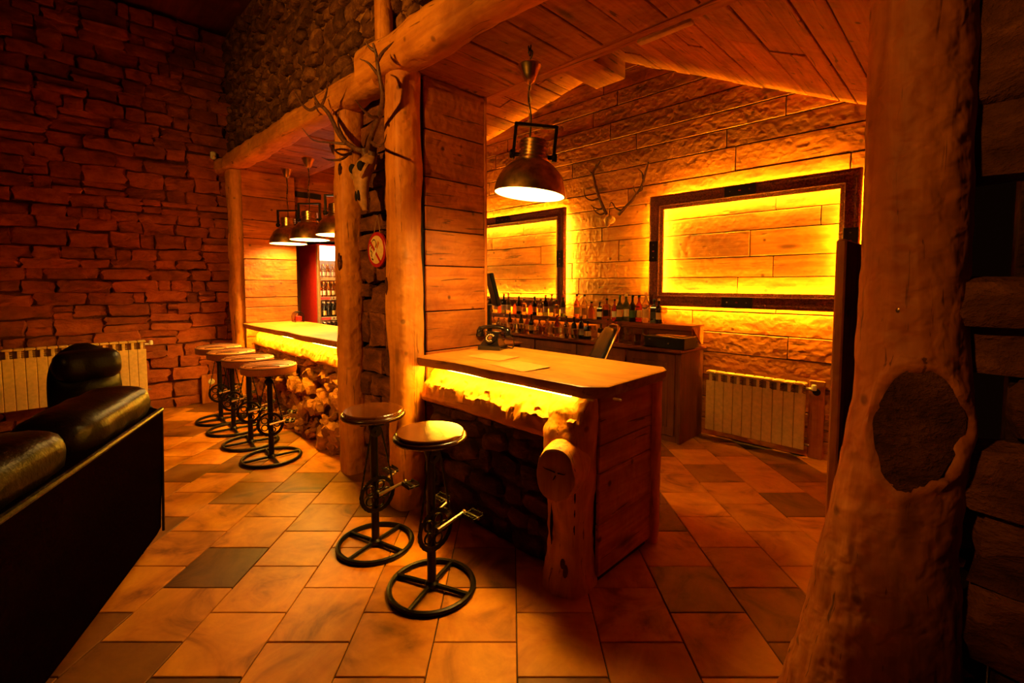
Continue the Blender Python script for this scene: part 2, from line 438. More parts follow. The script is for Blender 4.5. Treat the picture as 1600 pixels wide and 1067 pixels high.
def masonry(parent, matkey, origin, U, Nrm, width, height, ch_rng, w_rng, depth, seed=1, keep=None, blocky=.62, tilt=.03, z_jit=.015, gap=.012, proud=.02):
    """courses of separate stones on a wall: origin is the wall's lower corner, U along it, Nrm out of it"""
    rs = random.Random(seed); U = Vector(U); Nrm = Vector(Nrm); O = Vector(origin); R = rocks(matkey, 14, blocky)
    z = 0.0; n = 0
    while z < height:
        h = rs.uniform(*ch_rng); u = -rs.uniform(0, w_rng[1]*.5)
        while u < width:
            wd = rs.uniform(*w_rng)
            if rs.random() < .18: wd *= .55
            hh = h; zc = z + h/2
            parts = [(hh, zc)]
            if h > ch_rng[0]*1.35 and rs.random() < .28: parts = [(h*.5, z+h*.25), (h*.5, z+h*.75)]
            for (ph, pz) in parts:
                c = O + U*(u+wd/2) + V(0, 0, pz + rs.uniform(-z_jit, z_jit)) + Nrm*rs.uniform(-proud, proud)
                if u+wd/2 > -.02 and u+wd/2 < width+.02 and (keep is None or keep(c, wd, ph)):
                    ang = rs.uniform(-tilt, tilt)
                    B = Matrix((( U.x, Nrm.x, 0, 0), (U.y, Nrm.y, 0, 0), (0, 0, 1, 0), (0, 0, 0, 1)))
                    Mx = Matrix.Translation(c) @ B @ Matrix.Rotation(ang, 4, 'Y') @ Matrix.Diagonal((wd-gap, depth*rs.uniform(.8, 1.2), ph-gap, 1))
                    o = bpy.data.objects.new('stone', rs.choice(R)); col.objects.link(o); o.matrix_basis = Mx
                    adopt(o, parent); n += 1
            u += wd
        z += h
    return n
def plank_wall(parent, mat, origin, U, Nrm, rows, seed, lmin=.7, lmax=1.9, th=.022, urange=None, vertical=False, gap=.007, Vv=(0, 0, 1)):
    """rows = list of (z0, z1); boards run along U; urange(zmid) -> (u0, u1)"""
    rs = random.Random(seed); U = Vector(U); Nrm = Vector(Nrm); O = Vector(origin); Vv = Vector(Vv)
    B = Matrix(((U.x, Nrm.x, Vv.x, 0), (U.y, Nrm.y, Vv.y, 0), (U.z, Nrm.z, Vv.z, 0), (0, 0, 0, 1)))
    for (z0, z1) in rows:
        u0, u1 = urange((z0+z1)/2, z0, z1); u = u0
        if u1-u0 < .03: continue
        while u < u1 - .01:
            l = rs.uniform(lmin, lmax)
            if u1-(u+l) < .35: l = u1-u
            l = min(l, u1-u)
            me = plank_mesh(l-gap, th, z1-z0-gap)
            c = O + U*(u+l/2) + Vv*((z0+z1)/2) + Nrm*(th/2 + rs.uniform(0, .007))
            place(me, 'plank', mat, parent, Matrix.Translation(c) @ B @ Matrix.Rotation(rs.uniform(-.002, .002), 4, 'Y'))
            u += l
def rows_of(z0, z1, hmin, hmax, seed):
    rs = random.Random(seed); out = []; z = z0
    while z < z1-.02:
        h = rs.uniform(hmin, hmax)
        if z1-(z+h) < hmin*.6: h = z1-z
        out.append((z, z+h)); z += h
    return out
def log_rings(p0, p1, rx, ry, n=28, m=26, rough=.02, sq=.35, seed=0, bend=None, freq=3.0, shape=None):
    """rings of a hewn timber from p0 to p1; sq pushes the round section towards square"""
    p0 = Vector(p0); p1 = Vector(p1); t = (p1-p0); L = t.length; t.normalize()
    a = V(1, 0, 0) if abs(t.x) < .7 else V(0, 1, 0)
    a = (a - t*a.dot(t)).normalized(); b = t.cross(a)
    rings = []
    for i in range(m+1):
        s = i/m; c = p0.lerp(p1, s)
        if bend: c = c + Vector(bend(s))
        k = shape(s) if shape else 1.0
        r = []
        for j in range(n):
            th = 2*PI*j/n; cs, sn = math.cos(th), math.sin(th)
            q = (abs(cs)**4 + abs(sn)**4)**(-.25); q = 1 + (q-1)*sq*2
            d = k*q
            P = c + a*(rx*d*cs) + b*(ry*d*sn)
            nn = frac_noise(P + V(seed*5.1, seed*2.3, 0), freq, 3)*rough + noise.noise(P*14 + V(seed, 0, 0))*rough*.25
            P = P + (a*cs + b*sn)*nn
            r.append(tuple(P))
        rings.append(r)
    return rings
def log_obj(name, mat, parent, *a, base=False, **k):
    mb = MB(); mb.loft(log_rings(*a, **k)); return mb.build(name, mat, parent, ang=60, base=base)
def simple_box(name, mat, c, d, parent=None, ch=.003):
    mb = MB(); mb.box(c, d, ch=ch); return mb.build(name, mat, parent, ang=30)

# ================================================================== STRUCTURE
ZC = 2.87                      # low ceiling over the counters
YB = 4.62                      # back wall of the bar
XL = -6.9                      # lounge stone wall
# floor: slab + separate tiles laid at 45 degrees to the walls
floor = struct(simple_box('floor', M['grout'], (-2.7, 1.2, -.058), (9.6, 7.4, .10)))
tm = MB(); tm.box((0, 0, 0), (.345, .345, .014), ch=.0025); tm = tm.mesh('tile', True, 30); tm.materials.append(M['tile'])
S = .35
cands = []; rest = MB()
for i in range(-22, 14):
    for j in range(-12, 26):
        r = .02 + S*(i+.5); f = 1.69 + S*(j+.5) + (0 if i % 2 == 0 else S/2)
        c = RT*r + FWH*f
        if not (-6.95 < c.x < 1.9 and -2.3 < c.y < YB-.05): continue
        if c.x > -.05 and c.y > 1.9: continue
        px, py, d = proj((c.x, c.y, 0))
        vis = -250 < px < 1850 and 500 < py < 1500 and not (c.x < -3 and c.y < -.2)
        if c.y > 2.4 and c.x < -3.2: vis = False
        Mx = Matrix.Translation((c.x, c.y, -.007 + random.uniform(-.0008, .0006))) @ Matrix.Rotation(PI/4, 4, 'Z')
        if vis: cands.append((d, Mx))
        else: rest.box((0, 0, 0), (.345, .345, .014), M=Mx)
cands.sort(key=lambda t: t[0])
for d, Mx in cands[:295]:
    place(tm, 'tile', M['tile'], floor, Mx)
for d, Mx in cands[295:]: rest.box((0, 0, 0), (.345, .345, .014), M=Mx)
if rest.v:
    o = rest.build('tile_field', M['tile'], floor, smooth=False); o['kind'] = 'stuff'

# lounge wall of coursed stone on the left
wl = struct(simple_box('wall_left', M['mortar'], (XL-.12, -.2, 2.3), (.24, 3.9, 4.6)))
masonry(wl, 'stone_l', (XL, -.75, 0), (0, 1, 0), (1, 0, 0), 2.5, 4.55, (.10, .19), (.16, .46), .11, seed=3, blocky=.68, tilt=.05, gap=.0, proud=.03)

# rubble wall above the beams
wu = struct(simple_box('wall_front', M['mortar_u'], (-4.0, 1.88, 3.85), (5.9, .24, 1.7)))
masonry(wu, 'stone_u', (-6.85, 1.76, 3.02), (1, 0, 0), (0, -1, 0), 5.7, 1.5, (.08, .17), (.10, .28), .10, seed=5, blocky=.45, tilt=.25, proud=.03, gap=.016,
        keep=lambda c, wd, h: proj(c)[1] > -60)
# stone pier between the two serving openings
wp = struct(simple_box('wall_pier', M['mortar_d'], (-3.235, 2.06, 1.42), (.85, .5, 2.84)))
masonry(wp, 'stone_p', (-3.62, 1.79, 0), (1, 0, 0), (0, -1, 0), .80, 2.8, (.16, .27), (.22, .40), .09, seed=11, blocky=.8, tilt=.04)
# dark stone wall to the right of the great log
wr = struct(simple_box('wall_front', M['mortar_d'], (1.02, 1.95, 1.7), (1.9, .3, 3.4)))
masonry(wr, 'stone_p', (.06, 1.80, 0), (1, 0, 0), (0, -1, 0), 1.1, 3.2, (.17, .30), (.26, .5), .14, seed=21, blocky=.5, tilt=.12, gap=-.01)

# back wall of the bar: long boards up to the gable
wb = struct(simple_box('wall_back', M['crack'], (-3.65, YB+.06, 2.05), (6.6, .1, 4.1)))
def roof_z(x): return min(3.97 + .19*(x+2.95), 3.97 - .475*(x+2.95))
def back_range(zm, z0, z1):
    u0, u1 = -6.9, -.36
    if z0 > roof_z(-6.9): u0 = -2.95 - (3.97-z0)/.19
    if z0 > roof_z(-.36): u1 = -2.95 + (3.97-z0)/.475
    return u0, u1
back_rows = [(0, .16), (.16, .38), (.38, .60), (.60, .83), (.83, 1.03), (1.03, 1.23), (1.23, 1.37), (1.37, 1.56), (1.56, 1.75), (1.75, 1.99), (1.99, 2.15), (2.15, 2.36), (2.36, 2.55), (2.55, 2.78)]
back_rows += rows_of(2.78, 3.95, .16, .24, 4)
plank_wall(wb, M['wood_x'], (0, YB+.012, 0), (1, 0, 0), (0, -1, 0), back_rows, 31, 1.1, 2.6, urange=back_range)

# boarded flank of the pier
wf = struct(simple_box('wall_side', M['crack'], (-2.66, 2.04, 1.42), (.05, .56, 2.84)))
plank_wall(wf, M['wood_y'], (-2.64, 0, 0), (0, 1, 0), (1, 0, 0), [(0, .25), (.25, .55), (.55, .80), (.80, 1.04), (1.04, 1.31), (1.31, 1.62), (1.62, 1.86), (1.86, 2.02), (2.02, 2.21), (2.21, 2.52), (2.52, 2.86)], 8, 2, 3, urange=lambda m, a, b: (1.80, 2.33))
simple_box('trim_1', M['wood_z'], (-2.635, 2.337, 1.95), (.05, .022, 1.84))['kind'] = 'structure'
# boarded flank at the far end of the long bar and the wall over the bottle fridge
wy = struct(simple_box('wall_end', M['crack'], (-6.30, 2.02, 1.43), (.05, .60, 2.86)))
plank_wall(wy, M['wood_y'], (-6.275, 0, 0), (0, 1, 0), (1, 0, 0), [(0, .3), (.3, .6), (.6, .85), (.85, 1.02), (1.02, 1.21), (1.21, 1.33), (1.33, 1.54), (1.54, 1.80), (1.80, 2.05), (2.05, 2.27), (2.27, 2.55), (2.55, 2.87)], 12, 2, 3, urange=lambda m, a, b: (1.69, 2.31))
wo = struct(simple_box('wall_end', M['crack'], (-6.40, 3.2, 2.75), (.10, 1.75, 1.35)))
plank_wall(wo, M['wood_y'], (-6.35, 0, 0), (0, 1, 0), (1, 0, 0), [(2.08, 2.28), (2.28, 2.52), (2.52, 2.74), (2.74, 3.0), (3.0, 3.25)], 14, .6, 1.2, urange=lambda m, a, b: (2.33, 4.05))
struct(simple_box('wall_end', M['cab'], (-6.96, 3.4, 1.6), (.06, 2.5, 3.2)))
# bar's right-hand side wall, seen end-on beside the great log
ws = struct(simple_box('wall_right', M['wood_y'], (-.355, 3.61, 1.7), (.05, 2.02, 3.4)))
tr2 = struct(simple_box('trim_2', M['wood_z'], (-.355, 2.31, .83), (.032, .55, 1.66), ch=.006))
# low boarded ceiling over the counters
cf = struct(simple_box('ceiling', M['crack'], (-3.55, 2.05, ZC+.06), (6.7, .60, .06)))
rs = random.Random(5); x = -6.85
while x < -.3:
    wdt = rs.uniform(.17, .30); wdt = min(wdt, -.22-x)
    me = plank_mesh(wdt-.008, .58, .022)
    place(me, 'plank', M['wood_y'], cf, Matrix.Translation((x+wdt/2, 2.045, ZC+.015-rs.uniform(0, .012))))
    x += wdt
struct(simple_box('trim_3', M['wood_x'], (-3.55, 2.345, ZC+.03), (6.65, .03, .05)))
struct(simple_box('trim_4', M['wood_x'], (-3.55, 2.40, ZC+.012), (6.65, .085, .02)))
struct(simple_box('wall_bulkhead', M['crack'], (-3.55, 2.40, 3.5), (6.7, .06, 1.24)))
# gabled boarded ceiling behind it, boards running front to back
def slope_boards(x0, x1, wmin, wmax, seed, name):
    sl = math.atan2(roof_z(x1)-roof_z(x0), x1-x0)
    U = V(math.cos(sl), 0, math.sin(sl)); NN = V(math.sin(sl), 0, -math.cos(sl)); L = (x1-x0)/math.cos(sl)
    mid = V((x0+x1)/2, 3.5, (roof_z(x0)+roof_z(x1))/2) - NN*.06
    B = Matrix(((U.x, 0, NN.x, 0), (U.y, 1, NN.y, 0), (U.z, 0, NN.z, 0), (0, 0, 0, 1)))
    mb = MB(); mb.box((0, 0, 0), (L, 2.3, .06)); bk = mb.build(name, M['crack'], smooth=False); bk.matrix_basis = Matrix.Translation(mid) @ B
    struct(bk)
    holder = bk
    rs = random.Random(seed); u = 0
    while u < L-.02:
        wd = min(rs.uniform(wmin, wmax), L-u); y = 2.36
        while y < YB:
            ln = rs.uniform(.9, 2.4); ln = min(ln, YB-y)
            if YB-(y+ln) < .3: ln = YB-y
            me = plank_mesh(wd-.008, ln-.006, .02)
            # relative to the backing board
            c = V(-L/2+u+wd/2, y+ln/2-3.5, .042+rs.uniform(0, .016))
            o = bpy.data.objects.new('plank', me); me.materials.append(M['wood_y']); col.objects.link(o)
            o.parent = bk; o.location = c
            y += ln
        u += wd
slope_boards(-6.9, -2.95, .12, .24, 3, 'ceiling_left')
slope_boards(-2.95, -.33, .13, .26, 9, 'ceiling_right')
rb = MB(); rb.box((-3.03, 3.48, 3.86), (.38, 2.24, .23), ch=.004)
tag(rb.build('ridge_beam_box', M['wood_y'], base=True), 'boxed wooden ridge beam under the gabled board ceiling', 'beam')
mb = MB(); mb.box((-1.22, 2.352, 2.815), (.30, .04, .022), ch=.004); 
tag(mb.build('cable_trunking', M['cream'], base=True), 'short pale cable trunking fixed along the low ceiling edge', 'trunking')
# dark lounge ceiling far above
struct(simple_box('ceiling_lounge', M['cab_x'], (-2.7, -.3, 4.72), (9.4, 4.6, .12)))

# ================================================================== TIMBER FRAME
def beam_bend(a, ph): return lambda s: (0, 0, a*math.sin(s*5+ph) + a*.5*math.sin(s*11+ph))
o = log_obj('ceiling_beam', M['log_x'], None, (-6.86, 1.66, 2.95), (-2.86, 1.66, 2.905),   .10, .10, m=70, rough=.02, sq=.42, seed=2, bend=beam_bend(.012, 1), base=True)
tag(o, 'rough hewn log beam over the opening of the long bar', 'beam')
o = log_obj('ceiling_beam', M['log_x'], None, (-3.02, 1.63, 2.93), (-.10, 1.66, 2.965),   .11, .12, m=60, rough=.022, sq=.38, seed=8, bend=beam_bend(.014, 2.2), base=True)
tag(o, 'thick hewn log beam over the pendant above the short bar', 'beam')
o = log_obj('wall_batten', M['log_z'], None, (-2.86, 1.66, 3.05), (-2.90, 1.66, 4.4), .052, .045, n=12, m=14, rough=.006, sq=.8, seed=4, base=True)
tag(o, 'upright squared batten standing on the beam against rubble wall', 'batten')
def log_post(label, p0, p1, rx, ry, seed, rough=.03, sq=.3, bend=None, shape=None, mat='log_z', knots=()):
    r = thing('log_post', label, 'post', (p0[0], p0[1], 0), world=True)
    log_obj('trunk', M[mat], r, p0, p1, rx, ry, m=60, rough=rough, sq=sq, seed=seed, bend=bend, shape=shape)
    for (P, nrm, a, b) in knots:
        mb = MB(); nz = Vector(nrm).normalized(); q = nz.to_track_quat('Z', 'Y').to_matrix().to_4x4(); rings = []
        for (k, z) in ((1.0, -.012), (.95, .004), (.7, .007), (.4, .002), (.12, -.004)):
            rings.append([(a*k*math.cos(t)*(1+.45*noise.noise(V(math.cos(t)*1.6+P[2]*9, math.sin(t)*1.6, 1))), b*k*math.sin(t)*(1+.5*noise.noise(V(math.cos(t)*2, math.sin(t)*2+P[2]*7, 5))), z) for t in [2*PI*w_/18 for w_ in range(18)]])
        mb.loft(rings, M=Matrix.Translation(P) @ q)
        mb.build('knot', M['bark'], r)
    return r
log_post('slim log post against the stone wall at the far bar end', (-6.46, 1.69, 0), (-6.46, 1.69, 2.86), .145, .09, 1, rough=.022, sq=.3)
log_post('hewn log post beside the long bar with skull antlers hung at its side', (-3.50, 1.69, 0), (-3.46, 1.69, 2.85), .098, .095, 6, rough=.015, sq=.35,
         bend=lambda s: (-.02*math.sin(s*PI), 0, 0), knots=[((-3.45, 1.588, 1.66), (0, -1, 0), .026, .06), ((-3.42, 1.592, 2.35), (.1, -1, 0), .014, .04)])
log_post('hewn log post at the wall end of the short bar counter', (-2.705, 1.69, 0), (-2.69, 1.69, 2.85), .107, .105, 9, rough=.015, sq=.35,
         bend=lambda s: (.01*math.sin(s*7), 0, 0), knots=[((-2.75, 1.582, 1.48), (-.1, -1, 0), .018, .05)])
# the great log: flared foot, big bark-dark burl facing the lounge
def great_log():
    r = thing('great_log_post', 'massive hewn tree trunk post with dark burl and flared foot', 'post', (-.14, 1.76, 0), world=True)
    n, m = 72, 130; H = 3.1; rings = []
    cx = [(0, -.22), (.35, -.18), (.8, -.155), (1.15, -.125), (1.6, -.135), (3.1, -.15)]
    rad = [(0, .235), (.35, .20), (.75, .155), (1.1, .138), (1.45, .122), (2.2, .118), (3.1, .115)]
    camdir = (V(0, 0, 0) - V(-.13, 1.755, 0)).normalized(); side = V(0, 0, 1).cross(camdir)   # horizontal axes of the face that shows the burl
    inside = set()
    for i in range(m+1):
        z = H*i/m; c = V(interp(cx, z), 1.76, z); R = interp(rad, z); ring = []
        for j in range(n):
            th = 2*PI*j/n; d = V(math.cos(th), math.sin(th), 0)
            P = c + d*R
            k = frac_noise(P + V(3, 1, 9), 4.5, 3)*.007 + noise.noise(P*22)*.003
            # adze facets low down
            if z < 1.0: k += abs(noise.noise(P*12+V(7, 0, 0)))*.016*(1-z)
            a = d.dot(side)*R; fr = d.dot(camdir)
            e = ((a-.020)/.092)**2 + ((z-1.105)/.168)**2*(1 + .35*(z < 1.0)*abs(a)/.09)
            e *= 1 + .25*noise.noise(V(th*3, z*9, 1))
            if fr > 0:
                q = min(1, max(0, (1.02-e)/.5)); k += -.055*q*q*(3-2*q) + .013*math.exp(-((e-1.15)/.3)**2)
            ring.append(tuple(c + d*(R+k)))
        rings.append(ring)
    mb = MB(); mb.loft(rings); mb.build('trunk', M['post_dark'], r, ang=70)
    mb = MB(); rr_ = []
    for q in range(13):                    # dark scar lining the hollow
        t = (12-q)/12; ring = []
        for j in range(48):
            a = 2*PI*j/48; edge = 1.0 + .10*noise.noise(V(math.cos(a)*1.7, math.sin(a)*1.7, 4)) + .05*noise.noise(V(math.cos(a)*5, math.sin(a)*5, 8))
            sx = .094*edge*t*math.cos(a)*(1-.22*(math.sin(a) < 0)*abs(math.sin(a))) + .018; z = 1.105 + .172*edge*t*math.sin(a)
            R = interp(rad, z); c = V(interp(cx, z), 1.76, z)
            dep = math.sqrt(max(.0, R*R-sx*sx)) + .004 + .008*t**8 - .030*math.sqrt(max(0, 1-t*t*.98)) + .016*frac_noise(V(sx*13, z*13, 5), 1, 4)*min(1, 2*(1-t))
            ring.append(tuple(c + side*sx + camdir*dep))
        rr_.append(ring)
    mb.loft(rr_); mb.build('burl', M['bark'], r, ang=70)
    P = at(1407, 485, 1.645); mb = MB()
    mb.lathe([(.012, -.01), (.013, .003), (.009, .007), (.004, .008)], 12, M=Matrix.Translation(P) @ camdir.to_track_quat('Z', 'Y').to_matrix().to_4x4())
    mb.build('bolt', M['chrome'], r)
great_log()

# ================================================================== BARS
def slab(name, label, poly, z1, th, seed, rag):
    """live-edged counter top; rag(i) tells which points belong to the ragged edge"""
    pts = []
    n = len(poly)
    for i in range(n):
        a, b = Vector(poly[i]), Vector(poly[(i+1) % n]); k = max(1, int((b-a).length/.06))
        for q in range(k):
            p = a.lerp(b, q/k); s = .012 if rag(i) else .002
            pts.append((p.x + noise.noise(V(p.x*3, p.y*3, seed))*s, p.y + noise.noise(V(p.x*3, p.y*3, seed+9))*s*1.5))
    cx = sum(p[0] for p in pts)/len(pts); cy = sum(p[1] for p in pts)/len(pts)
    def ins(d):
        out = []
        for i, p in enumerate(pts):
            a = Vector(pts[i-1]); b = Vector(pts[(i+1) % len(pts)]); t = (b-a).normalized(); nn = V(-t.y, t.x, 0)
            out.append((p[0]+nn.x*d, p[1]+nn.y*d))
        return out
    r = thing(name, label, 'counter', (cx, cy, z1-th), world=True)
    mb = MB(); top = ins(.008)
    mb.loft([[(x, y, z1-.004) for x, y in pts], [(x, y, z1) for x, y in top]]); mb.build('top_surface', M['bar_top'], r, ang=25)
    mb = MB(); low = ins(.018)
    mb.loft([[(x, y, z1-th) for x, y in low], [(x + noise.noise(V(x*9, y*9, 3))*.006, y + noise.noise(V(x*9, y*9, 7))*.006, z1-th*.6) for x, y in ins(.002)], [(x, y, z1-.0045) for x, y in pts]])
    mb.build('live_edge', M['slab_edge'], r, ang=40)
    return r
slab('bar_countertop', 'thick live-edge wooden counter slab of the short bar with papers on it',
     [(-2.62, 1.70), (-2.3, 1.735), (-1.9, 1.735), (-1.5, 1.75), (-1.29, 1.76), (-1.20, 1.85), (-1.21, 2.43), (-1.26, 2.50), (-1.9, 2.51), (-2.62, 2.51)], 1.02, .062, 1, lambda i: i < 6)
slab('bar_countertop', 'live-edge wooden counter slab of the long bar behind quilted stools',
     [(-6.27, 1.66), (-5.7, 1.66), (-5.0, 1.68), (-4.4, 1.67), (-3.76, 1.70), (-3.76, 2.32), (-6.27, 2.32)], 1.02, .06, 4, lambda i: i < 4)

def hewn_log(parent, x0, x1, yc, zb, zt, yf, seed, n=110):
    """log under the counter: rounded below, roughly chopped flat towards the counter above"""
    mb = MB(); rings = []; n = int(n*1.6)
    for i in range(n+1):
        x = lerp(x0, x1, i/n)
        rag = .036*frac_noise(V(x*4.2, seed, 0), 1, 4) + .014*noise.noise(V(x*17, seed, 2)); zc = lerp(zb, zt, .50) + rag
        r = []
        # lower rounded face
        for t in range(7):
            a = t/6; th = -PI/2 + a*PI*.58
            y = yc - (yc-yf)*math.cos(th) - .006*noise.noise(V(x*5, a*4, seed)); z = lerp(zb, zc, (math.sin(th)+1)/1.92)
            r.append((x, y, z))
        # ledge, then the chopped slope leaning back under the slab
        for t in range(9):
            a = t/8
            y = lerp(yf+.014, yc-.02, a) + (.026*frac_noise(V(x*13, a*4, seed+4), 1, 4) + .010*noise.noise(V(x*40, a*9, seed)))*(1-a*.6); z = lerp(zc+.004, zt, a) + .010*noise.noise(V(x*14, a*6, seed+7))*(a < .95)
            r.append((x, y, z))
        r += [(x, yc+.16, zt), (x, yc+.16, zb)]
        rings.append(r)
    mb.loft(rings)
    return mb.build('hewn_log', M['log_x'], parent, ang=28)

# short bar
sb = thing('log_bar', 'base of the short bar with hewn log, dark stone front and sawn branch stub', 'bar', (-1.95, 2.0, 0), world=True)
hewn_log(sb, -2.60, -1.33, 1.90, .69, .957, 1.735, 3)
core = simple_box('core', M['crack'], (-1.97, 2.15, .47), (1.18, .40, .94), sb)
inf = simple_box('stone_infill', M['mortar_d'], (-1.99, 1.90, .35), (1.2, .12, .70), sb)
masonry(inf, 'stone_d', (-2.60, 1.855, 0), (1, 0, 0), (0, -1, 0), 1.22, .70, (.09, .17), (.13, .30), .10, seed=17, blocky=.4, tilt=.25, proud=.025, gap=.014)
# corner trunk with a sawn branch
def corner_trunk():
    mb = MB(); n, m = 40, 60; rings = []
    for i in range(m+1):
        z = .955*i/m; ring = []
        for j in range(n):
            th = 2*PI*j/n; d = V(math.cos(th), math.sin(th), 0)
            rx = interp([(0, .125), (.12, .105), (.4, .10), (.62, .115), (.95, .13)], z); ry = interp([(0, .14), (.15, .11), (.5, .11), (.7, .13), (.95, .09)], z)
            q = (abs(d.x)**4 + abs(d.y)**4)**(-.25)
            P = V(-1.40, 1.815, z) + V(d.x*rx*(1+(q-1)*.7), d.y*ry*(1+(q-1)*.7), 0)
            if z > .76 and P.y < 1.815: P.y = lerp(P.y, 1.83 + (1.815-P.y)*-.2, (z-.76)/.2)   # chopped slope near the slab
            k = frac_noise(P + V(9, 2, 1), 6, 3)*.014 + .006*noise.noise(P*21)
            ring.append(tuple(P + d*k))
        rings.append(ring)
    mb.loft(rings); t = mb.build('corner_trunk', M['log_z'], sb, ang=45)
    # branch stub pointing out to the lounge
    ax = V(.30, -.95, .06).normalized(); p0 = V(-1.385, 1.785, .62); p1 = p0 + ax*.19
    mb = MB(); rr = log_rings(p0, p1, .092, .122, n=26, m=10, rough=.012, sq=.05, seed=5, freq=9, shape=lambda s: 1.18-.18*s)
    mb.loft(rr); st = mb.build('branch_stub', M['log_z'], sb, ang=50)
    mb = MB(); last = [Vector(p) for p in rr[-1]]; c = sum(last, V(0, 0, 0))/len(last)
    mb.loft([[tuple(c + (p-c)*.97 + ax*.001) for p in last], [tuple(c + (p-c)*.9 + ax*.005) for p in last], [tuple(c + (p-c)*.4 + ax*.004) for p in last]], cap=True)
    mb.build('sawn_end', M['sawn'], st, ang=50)
    for k in range(3):
        a = k*2.1+.4; mb = MB(); q = [c + ax*.005 + V(math.cos(a)*.95, math.cos(a)*.3, math.sin(a))*r_ + V(.012*math.sin(r_*60+k), 0, .01*math.cos(r_*50)) for r_ in (.01, .03, .05, .068)]
        mb.tube(q, [.003, .0025, .002, .001], 5); mb.build('drying_crack', M['crack'], st)
    mb = MB(); mb.sphere((-1.345, 1.712, .10), .026, 12, 8, (.6, .6, 1.9)); mb.sphere((-1.36, 1.705, .15), .016, 10, 6, (.8, .7, 1.6)); mb.build('knot', M['bark'], sb)  # dark lumps standing for the dark gap at the trunk's foot
    for (x_, z0_, z1_, y_) in ((-1.315, .30, .54, 1.735), (-1.43, .22, .44, 1.704), (-1.375, .38, .50, 1.702)):
        mb = MB(); mb.tube([(x_ + .008*noise.noise(V(z_*13, x_*9, 2)), y_, z_) for z_ in [lerp(z0_, z1_, q/8) for q in range(9)]], [.0015, .004, .006, .0075, .008, .007, .005, .003, .001], 6); mb.build('drying_crack', M['crack'], sb)
corner_trunk()
# boarded end and rear post of the short bar
for k, (a, b) in enumerate([(.03, .30), (.30, .56), (.56, .70), (.70, .957)]):
    me = plank_mesh(.022, .52, b-a-.004); me.materials.append(M['wood_y'])
    place(me, 'plank', M['wood_y'], sb, Matrix.Translation((-1.292+.002*(k % 2), 2.15, (a+b)/2)))
simple_box('plinth', M['crack'], (-1.31, 2.13, .02), (.03, .5, .04), sb)
log_obj('rear_post', M['log_z'], sb, (-1.29, 2.44, 0), (-1.285, 2.44, .957), .04, .038, n=14, m=16, rough=.012, sq=.5, seed=12)
simple_box('back_panel', M['cab'], (-1.97, 2.37, .47), (1.2, .03, .94), sb)
led = simple_box('led_strip', M['led_c'], (-1.97, 1.79, .9535), (1.18, .016, .008), sb, ch=0)
for px in (.0, .10): simple_box('strip_clip', M['cream'], (-1.275+px*.9, 1.80+px*.9, .952), (.045, .014, .012), sb)

# long bar
lb = thing('log_bar', 'base of the long bar with hewn log over pale lit rubble stones', 'bar', (-5.0, 2.0, 0), world=True)
hewn_log(lb, -6.26, -3.72, 1.90, .72, .957, 1.765, 11, n=170)
simple_box('core', M['crack'], (-5.0, 2.15, .47), (2.5, .40, .94), lb)
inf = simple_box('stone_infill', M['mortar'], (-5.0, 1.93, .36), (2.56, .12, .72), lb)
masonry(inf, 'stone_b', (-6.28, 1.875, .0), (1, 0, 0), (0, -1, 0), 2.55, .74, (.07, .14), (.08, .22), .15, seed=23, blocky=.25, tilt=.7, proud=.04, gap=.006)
rs = random.Random(77); R = rocks('stone_b', 14, .25)
for k in range(60):              # loose-set stones thrusting forward towards the foot
    z = rs.random()**1.4*.62; xx = rs.uniform(-6.2, -3.75); s = rs.uniform(.07, .15)
    o = bpy.data.objects.new('stone', rs.choice(R)); col.objects.link(o); adopt(o, inf)
    o.matrix_basis = Matrix.Translation((xx, 1.80 - .05*(1-z/.62) + rs.uniform(-.02, .02), max(z, s*.45))) @ Matrix.Rotation(rs.uniform(0, 6), 4, 'Y') @ Matrix.Rotation(rs.uniform(-.6, .6), 4, 'X') @ Matrix.Diagonal((s*1.3, s, s*rs.uniform(.7, 1.1), 1))
simple_box('led_strip', M['led_c'], (-5.0, 1.735, .9535), (2.4, .016, .008), lb, ch=0)

